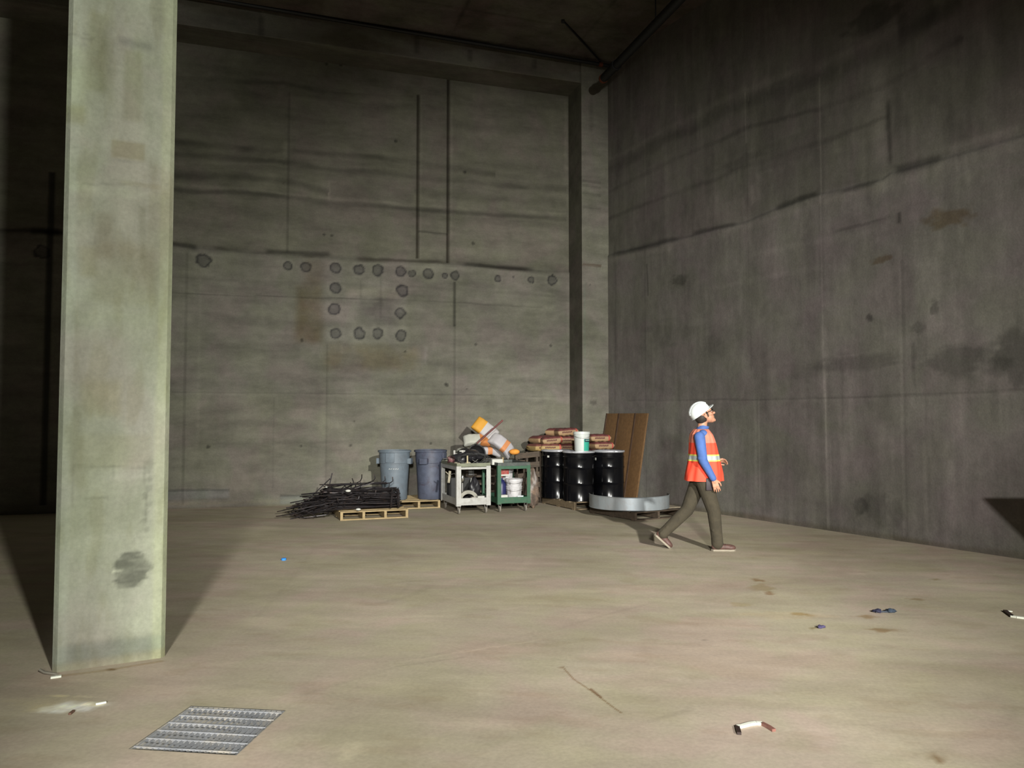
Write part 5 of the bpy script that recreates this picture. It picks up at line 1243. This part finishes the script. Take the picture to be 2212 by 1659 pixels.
def remesh(mb, name, mat, parent, voxel=0.008, smooth_it=6, smf=0.6, multi=None):
    me = mb.mesh(name)
    o = bpy.data.objects.new(name + '_tmp', me); COL.objects.link(o)
    r = o.modifiers.new('r', 'REMESH'); r.mode = 'VOXEL'; r.voxel_size = voxel; r.use_smooth_shade = True
    if smooth_it:
        q = o.modifiers.new('s', 'SMOOTH'); q.iterations = smooth_it; q.factor = smf
    dg = bpy.context.evaluated_depsgraph_get(); dg.update()
    nm = bpy.data.meshes.new_from_object(o.evaluated_get(dg)); nm.name = name
    bpy.data.objects.remove(o)
    nm.materials.clear()
    return link(name, nm, mat, parent)

PX = 2.415; PY = 9.62
pe = empty('person', (PX, PY, 0), 0, 'person striding right in white hard hat, orange vest, blue shirt and dark trousers', 'person')
# joints: x forward (towards the right of the picture), y away from the camera, z up
NB = Vector((-0.045, 0, 1.50)); HD = Vector((0.005, 0, 1.68))
HM = Matrix.Translation(HD) @ Matrix.Rotation(R(-24), 4, 'Y')        # the face tips upwards
HM = Matrix.Translation(HD) @ Matrix.Rotation(-R(24), 4, 'Y') @ Matrix.Scale(1.10, 4)
hipR, hipL = Vector((-0.035, -0.095, 0.90)), Vector((-0.035, 0.095, 0.90))
knR, anR = Vector((0.085, -0.10, 0.49)), Vector((0.120, -0.10, 0.095))
knL, anL = Vector((-0.20, 0.09, 0.485)), Vector((-0.52, 0.09, 0.175))
shR, elR, wrR = Vector((-0.11, -0.215, 1.41)), Vector((-0.085, -0.275, 1.125)), Vector((0.045, -0.265, 0.895))
shL, elL, wrL = Vector((-0.06, 0.215, 1.41)), Vector((-0.03, 0.28, 1.13)), Vector((0.19, 0.20, 1.09))

b = MB()
# head
b.ell((-0.012, 0, 0.025), (0.100, 0.078, 0.105), HM); b.ell((0.035, 0, -0.045), (0.058, 0.058, 0.062), HM)
b.ell((0.055, 0, -0.080), (0.038, 0.040, 0.036), HM); b.ell((0.078, 0, -0.098), (0.020, 0.024, 0.018), HM)
b.ell((0.060, 0, 0.035), (0.036, 0.058, 0.040), HM)
b.cap((0.090, 0, 0.018), 0.009, (0.113, 0, -0.022), 0.014, HM); b.ell((0.104, 0.012, -0.026), (0.010, 0.009, 0.008), HM); b.ell((0.104, -0.012, -0.026), (0.010, 0.009, 0.008), HM)
b.cap((0.082, -0.034, 0.034), 0.009, (0.086, -0.010, 0.032), 0.009, HM); b.cap((0.082, 0.034, 0.034), 0.009, (0.086, 0.010, 0.032), 0.009, HM)
b.ell((0.084, 0, -0.050), (0.016, 0.026, 0.007), HM); b.ell((0.082, 0, -0.063), (0.015, 0.022, 0.007), HM)
for s_ in (-1, 1):
    b.ell((0.058, s_ * 0.042, -0.012), (0.026, 0.020, 0.022), HM); b.ell((-0.008, s_ * 0.080, -0.008), (0.020, 0.010, 0.032), HM, rot=(0, R(-10), 0))
    b.ell((-0.003, s_ * 0.086, 0.006), (0.014, 0.008, 0.014), HM)
# neck and hidden trunk and limbs inside the clothes: one continuous body
b.cap((-0.035, 0, 1.45), 0.062, (-0.012, 0, 1.615), 0.055); b.cap((-0.04, -0.12, 1.43), 0.06, (-0.04, 0.12, 1.43), 0.06)
b.cap((-0.045, 0, 1.38), 0.115, (-0.03, 0, 1.0), 0.11); b.cap((-0.035, -0.06, 0.93), 0.09, (-0.035, 0.06, 0.93), 0.09)
for (h, k, a) in ((hipR, knR, anR), (hipL, knL, anL)): b.cap(h, 0.070, k, 0.045); b.cap(k, 0.045, a, 0.032)
for (s_, e_, w_) in ((shR, elR, wrR), (shL, elL, wrL)): b.cap(s_, 0.045, e_, 0.036); b.cap(e_, 0.036, w_, 0.027)
def hand(w_, d, palm_n, curl, side):
    """palm from the wrist along d; palm_n is the way the palm faces; side puts the thumb"""
    d = Vector(d).normalized(); n = Vector(palm_n); n = (n - d * n.dot(d)).normalized(); s_ = d.cross(n) * side
    P_ = lambda a, b_, c: w_ + d * a + s_ * b_ + n * c
    b.cap(P_(0.0, 0, 0), 0.024, P_(0.03, 0, 0), 0.024)
    for q in (-0.028, -0.010, 0.010, 0.027): b.cap(P_(0.02, q * .7, 0), 0.015, P_(0.088, q, 0), 0.0125)
    for q, L, sp in ((0.030, 0.066, 0.10), (0.011, 0.076, 0.02), (-0.010, 0.071, -0.06), (-0.029, 0.056, -0.16)):
        p = P_(0.088, q, 0); r_ = 0.0088; ang = curl
        for j, fr in enumerate((0.45, 0.32, 0.23)):
            dd = (d * math.cos(ang) + n * math.sin(ang) + s_ * sp * (1 - j * .3)).normalized(); p2 = p + dd * L * fr * 1.08
            b.cap(p, r_, p2, r_ * 0.93); p = p2; r_ *= 0.93; ang += curl * 0.9
    t0 = P_(0.022, 0.026, 0.004); t1 = P_(0.058, 0.056, 0.016); t2 = P_(0.088, 0.062, 0.024)
    b.cap(t0, 0.0145, t1, 0.0115); b.cap(t1, 0.0112, t2, 0.0095); b.cap(t2, 0.0095, P_(0.104, 0.060, 0.03), 0.008)
hand(wrR, (0.30, 0.0, -0.95), (0.15, 0.95, 0.05), 0.20, 1)
hand(wrL, (0.97, -0.15, 0.12), (0.0, -0.6, -0.7), 0.45, 1)
body = remesh(b, 'body', m_skin, pe, 0.0045, 4, 0.5)

# eyes, lips colour come with small parts
for s_ in (-1, 1):
    m = MB(); m.ell((0.0835, s_ * 0.033, 0.016), (0.010, 0.012, 0.0095), HM); eo = m.build('eye', m_eye, pe, 60)
    m = MB(); m.ell((0.0915, s_ * 0.034, 0.017), (0.0035, 0.0055, 0.0055), HM); m.build('iris', m_glass, eo, 60)
m = MB(); m.ell((-0.045, 0, -0.015), (0.072, 0.081, 0.072), HM); m.ell((-0.060, 0, -0.050), (0.045, 0.062, 0.040), HM)
for s_ in (-1, 1): m.ell((0.018, s_ * 0.074, 0.005), (0.014, 0.010, 0.040), HM)
remesh(m, 'hair', m_hair, pe, 0.007, 3)
# spectacles
m = MB()
for s_ in (-1, 1):
    m.tube([HM @ Vector(q) for q in ((-0.02, s_ * 0.088, 0.012), (0.04, s_ * 0.082, 0.022), (0.098, s_ * 0.066, 0.022))], 0.0042, 6)
    pts = [HM @ Vector((0.106 - 0.006 * abs(math.cos(R(a))), s_ * 0.034 + 0.028 * math.cos(R(a)), 0.014 + 0.018 * math.sin(R(a)))) for a in range(0, 360, 24)]
    m.tube(pts, 0.0034, 6, closed=True)
m.tube([HM @ Vector(q) for q in ((0.112, -0.008, 0.02), (0.116, 0, 0.022), (0.112, 0.008, 0.02))], 0.003, 6)
m.build('spectacles', m_glass, pe, 60)
# hard hat
hh = empty('hat_anchor') if False else None
HH = HM @ Matrix.Translation((-0.036, 0, 0.060)) @ Matrix.Rotation(R(-15), 4, 'Y') @ Matrix.Scale(0.85, 4)
m = MB()
prof = [(0.128, -0.03)] + [(0.128 * math.cos(R(a)), 0.122 * math.sin(R(a))) for a in range(0, 90, 9)] + [(0.001, 0.122)]
m.lathe(prof, 40, HH, 0, sx=1.12, sy=0.98)
m.lathe([(0.120, -0.03), (0.120, 0.0), (0.09, 0.075), (0.001, 0.108)], 40, HH, 0, sx=1.12, sy=0.98)
m.lathe([(0.120, -0.03), (0.128, -0.03)], 40, HH, 0, sx=1.12, sy=0.98)
ho = m.build('hard_hat', m_hat, pe, 45)
m = MB(); vv = []; ff = []; ns = 40
for k in range(ns):
    a = 2 * math.pi * k / ns; c, s_ = math.cos(a), math.sin(a)
    ext = 0.012 + 0.052 * max(0, c) ** 1.6; drop = 0.012 * max(0, c)
    for (r_, z_) in ((0.0, 0), (ext, -drop), (ext, -drop - 0.006), (0.0, -0.006)):
        vv.append(((0.126 * 1.12 + r_) * c, (0.126 * 0.98 + r_) * s_, -0.026 + z_))
for k in range(ns):
    k2 = (k + 1) % ns
    for j in range(4): ff.append((k * 4 + j, k2 * 4 + j, k2 * 4 + (j + 1) % 4, k * 4 + (j + 1) % 4))
m.add(vv, ff, HH); m.build('brim', m_hat, ho, 45)
m = MB()
for s_ in (-0.028, 0, 0.028):
    pts = [HH @ Vector((0.128 * 1.12 * math.cos(R(a)) * (0.99 if s_ else 1.0), s_, 0.122 * math.sin(R(a)) * (0.985 if s_ else 1.0))) for a in range(18, 165, 9)]
    m.tube(pts, 0.006, 6)
m.build('ridge', m_hat, ho, 60)

# trousers
t = MB()
t.loft([(-0.03, 0, 0.80, 0.105, 0.155), (-0.035, 0, 0.90, 0.135, 0.178), (-0.03, 0, 1.0, 0.125, 0.165), (-0.03, 0, 1.06, 0.115, 0.16)])
t.ell((-0.07, -0.07, 0.92), (0.10, 0.09, 0.11)); t.ell((-0.07, 0.07, 0.92), (0.10, 0.09, 0.11))
t.cap(hipR + Vector((0, 0, -.02)), 0.112, knR, 0.084); t.cap(knR, 0.084, anR + Vector((0.0, 0, 0.06)), 0.070); t.cap(anR + Vector((0.0, 0, 0.07)), 0.072, anR + Vector((0.004, 0, -0.005)), 0.073)
t.cap(hipL + Vector((0, 0, -.02)), 0.112, knL, 0.082); t.cap(knL, 0.082, knL.lerp(anL, 0.85), 0.068); t.cap(knL.lerp(anL, 0.8), 0.068, anL + Vector((0.01, 0, 0.01)), 0.070)
rg = random.Random(2)
for k in range(10):   # creases around knees and ankles
    f = rg.random(); c = knR.lerp(anR, f); t.cap(c + Vector((rg.uniform(-.05, -.02), -0.045, rg.uniform(-.01, .01))), 0.018, c + Vector((0.05, -0.04, rg.uniform(-.03, .03))), 0.014)
    c = knL.lerp(anL, f); t.cap(c + Vector((-0.03, -0.05, 0.02)), 0.016, c + Vector((0.04, -0.045, rg.uniform(-.02, .04))), 0.014)
remesh(t, 'trousers', m_trou, pe, 0.008, 4)

# shoes
def shoe(heel, toe, y, up, label=None):
    d = (Vector(toe) - Vector(heel)); L = d.length; x = d.normalized(); yv = Vector((0, 1, 0)); z = x.cross(yv); 
    if z.z < 0: z = -z
    M = Matrix((x, z.cross(x), z)).transposed().to_4x4(); M.translation = Vector(heel)
    m = MB()
    m.ell((0.055, 0, 0.055), (0.060, 0.040, 0.055), M); m.cap((0.06, 0, 0.05), 0.042, (L - 0.06, 0, 0.040), 0.038, M); m.ell((L - 0.055, 0, 0.038), (0.062, 0.047, 0.036), M)
    m.cap((0.06, 0, 0.06), 0.045, (0.065, 0, 0.115), 0.047, M)
    so = remesh(m, 'shoe', m_boot, pe, 0.006, 3)
    m = MB(); pr = [(-0.008, 0.0), (0.01, 0.036), (0.07, 0.041), (L * .5, 0.036), (L - 0.07, 0.050), (L - 0.02, 0.036), (L + 0.006, 0.0)]
    pts = pr + [(a, -b_) for a, b_ in pr[-2:0:-1]]
    n_ = len(pts); m.add([(a, b_, -0.002) for a, b_ in pts] + [(a, b_, 0.020) for a, b_ in pts], [tuple(range(n_))[::-1], tuple(range(n_, 2 * n_))] + [(i, (i + 1) % n_, n_ + (i + 1) % n_, n_ + i) for i in range(n_)], M)
    m.build('sole', m_sole, so)
    m = MB()
    for q in (0.0, 0.022, 0.044): m.tube([M @ Vector((0.115 + q, -0.024, 0.088 - q * .25)), M @ Vector((0.120 + q, 0, 0.097 - q * .35)), M @ Vector((0.115 + q, 0.024, 0.088 - q * .25))], 0.0035, 5)
    m.build('laces', m_glass, so)
shoe((0.055, -0.10, 0.004), (0.345, -0.10, 0.004), 0, 0)
shoe((-0.615, 0.09, 0.165), (-0.425, 0.09, -0.018 + 0.012), 0, 0)

# shirt: trunk and long sleeves
t = MB()
t.loft([(-0.03, 0, 0.98, 0.12, 0.165), (-0.02, 0, 1.15, 0.125, 0.165), (-0.035, 0, 1.32, 0.128, 0.175), (-0.045, 0, 1.42, 0.105, 0.170), (-0.045, 0, 1.47, 0.085, 0.11), (-0.03, 0, 1.50, 0.070, 0.075), (-0.02, 0, 1.535, 0.064, 0.066)])
for (s_, e_, w_) in ((shR, elR, wrR), (shL, elL, wrL)):
    t.cap(s_ + Vector((0, 0, 0.0)), 0.068, e_, 0.055); t.cap(e_, 0.055, w_.lerp(e_, 0.10), 0.041); t.cap(w_.lerp(e_, 0.14), 0.043, w_.lerp(e_, 0.06), 0.041)
    t.ell(e_.lerp(s_, 0.1) + Vector((-.02, 0, 0)), (0.045, 0.05, 0.03)); t.cap(e_.lerp(w_, .15) + Vector((0.02, -0.03, 0)), 0.022, e_.lerp(w_, .3) + Vector((-0.02, -0.03, 0)), 0.02)
t.cap((-0.045, -0.13, 1.445), 0.055, (-0.045, 0.13, 1.445), 0.055)
remesh(t, 'shirt', m_shirt, pe, 0.0075, 4)
m = MB(); m.loft([(0, 0, 0, .066, .066), (0.006, 0, 0.03, .070, .070), (0.012, 0, 0.045, .064, .064)], M=Matrix.Translation((-0.02, 0, 1.505)) @ Matrix.Rotation(R(12), 4, 'Y')); m.build('collar', m_shirt, pe, 60)

# vest, open at the arms: loft shell, lower part orange, yoke salmon
def vest_ring(z):
    zs = [0.862, 0.95, 1.10, 1.20, 1.30, 1.38, 1.44, 1.475, 1.51]
    cx = [-0.012, -0.010, -0.008, -0.012, -0.020, -0.032, -0.040, -0.042, -0.034]
    rx = [0.232, 0.222, 0.195, 0.176, 0.162, 0.150, 0.132, 0.108, 0.080]
    ry = [0.215, 0.210, 0.200, 0.196, 0.190, 0.188, 0.178, 0.140, 0.082]
    return (np.interp(z, zs, cx), np.interp(z, zs, rx), np.interp(z, zs, ry))
def vest_part(name, z0, z1, mat, off=0.0, step=0.02, parent=pe, wav=0.010):
    m = MB(); nz_ = max(2, int((z1 - z0) / step) + 1); zs = np.linspace(z0, z1, nz_); sg = 72; vv = []; ff = []
    for t_ in (0, 1):
        for z in zs:
            cx, rx, ry = vest_ring(z)
            for k in range(sg):
                a = 2 * math.pi * k / sg
                fl_ = wav * math.sin(7 * a + 3 * z) * np.clip((1.25 - z) / 0.3, 0, 1) + 0.5 * wav * math.sin(13 * a - 9 * z)
                r_ = off + fl_ - t_ * 0.006
                zz = z - (0.02 * math.cos(a) if z < 0.9 else 0) * 0
                vv.append((cx + (rx + r_) * math.copysign(abs(math.cos(a)) ** 0.85, math.cos(a)), (ry + r_) * math.copysign(abs(math.sin(a)) ** 0.85, math.sin(a)), zz))
    for i in range(nz_ - 1):
        for k in range(sg):
            k2 = (k + 1) % sg; ff.append((i * sg + k, i * sg + k2, (i + 1) * sg + k2, (i + 1) * sg + k))
            j = nz_ * sg; ff.append((j + i * sg + k2, j + i * sg + k, j + (i + 1) * sg + k, j + (i + 1) * sg + k2))
    for k in range(sg):
        k2 = (k + 1) % sg; j = nz_ * sg
        ff.append((k, j + k, j + k2, k2)); q = (nz_ - 1) * sg; ff.append((q + k, q + k2, j + q + k2, j + q + k))
    m.add(vv, ff); return m.build(name, mat, parent, 60)
vo = vest_part('safety_vest', 0.862, 1.335, m_vest)
yo = vest_part('vest_yoke', 1.335, 1.505, m_vestm, 0.0, parent=vo); tag(yo, 'salmon mesh yoke of the vest')
tp = vest_part('reflective_tape', 1.125, 1.175, m_tape_s, 0.005, parent=vo); tag(tp, 'silver reflective band')
for z0 in (1.108, 1.175): vest_part('lime_edging', z0, z0 + 0.017, m_tape_y, 0.0045, parent=vo)
# phone pouch at the belt behind the hand
m = MB(); m.box((0.0, -0.205, 0.83), (0.075, 0.035, 0.15), bevel=0.01, M=Matrix.Rotation(0, 4, 'Y')); m.build('belt_pouch', m_phone, pe, 40)
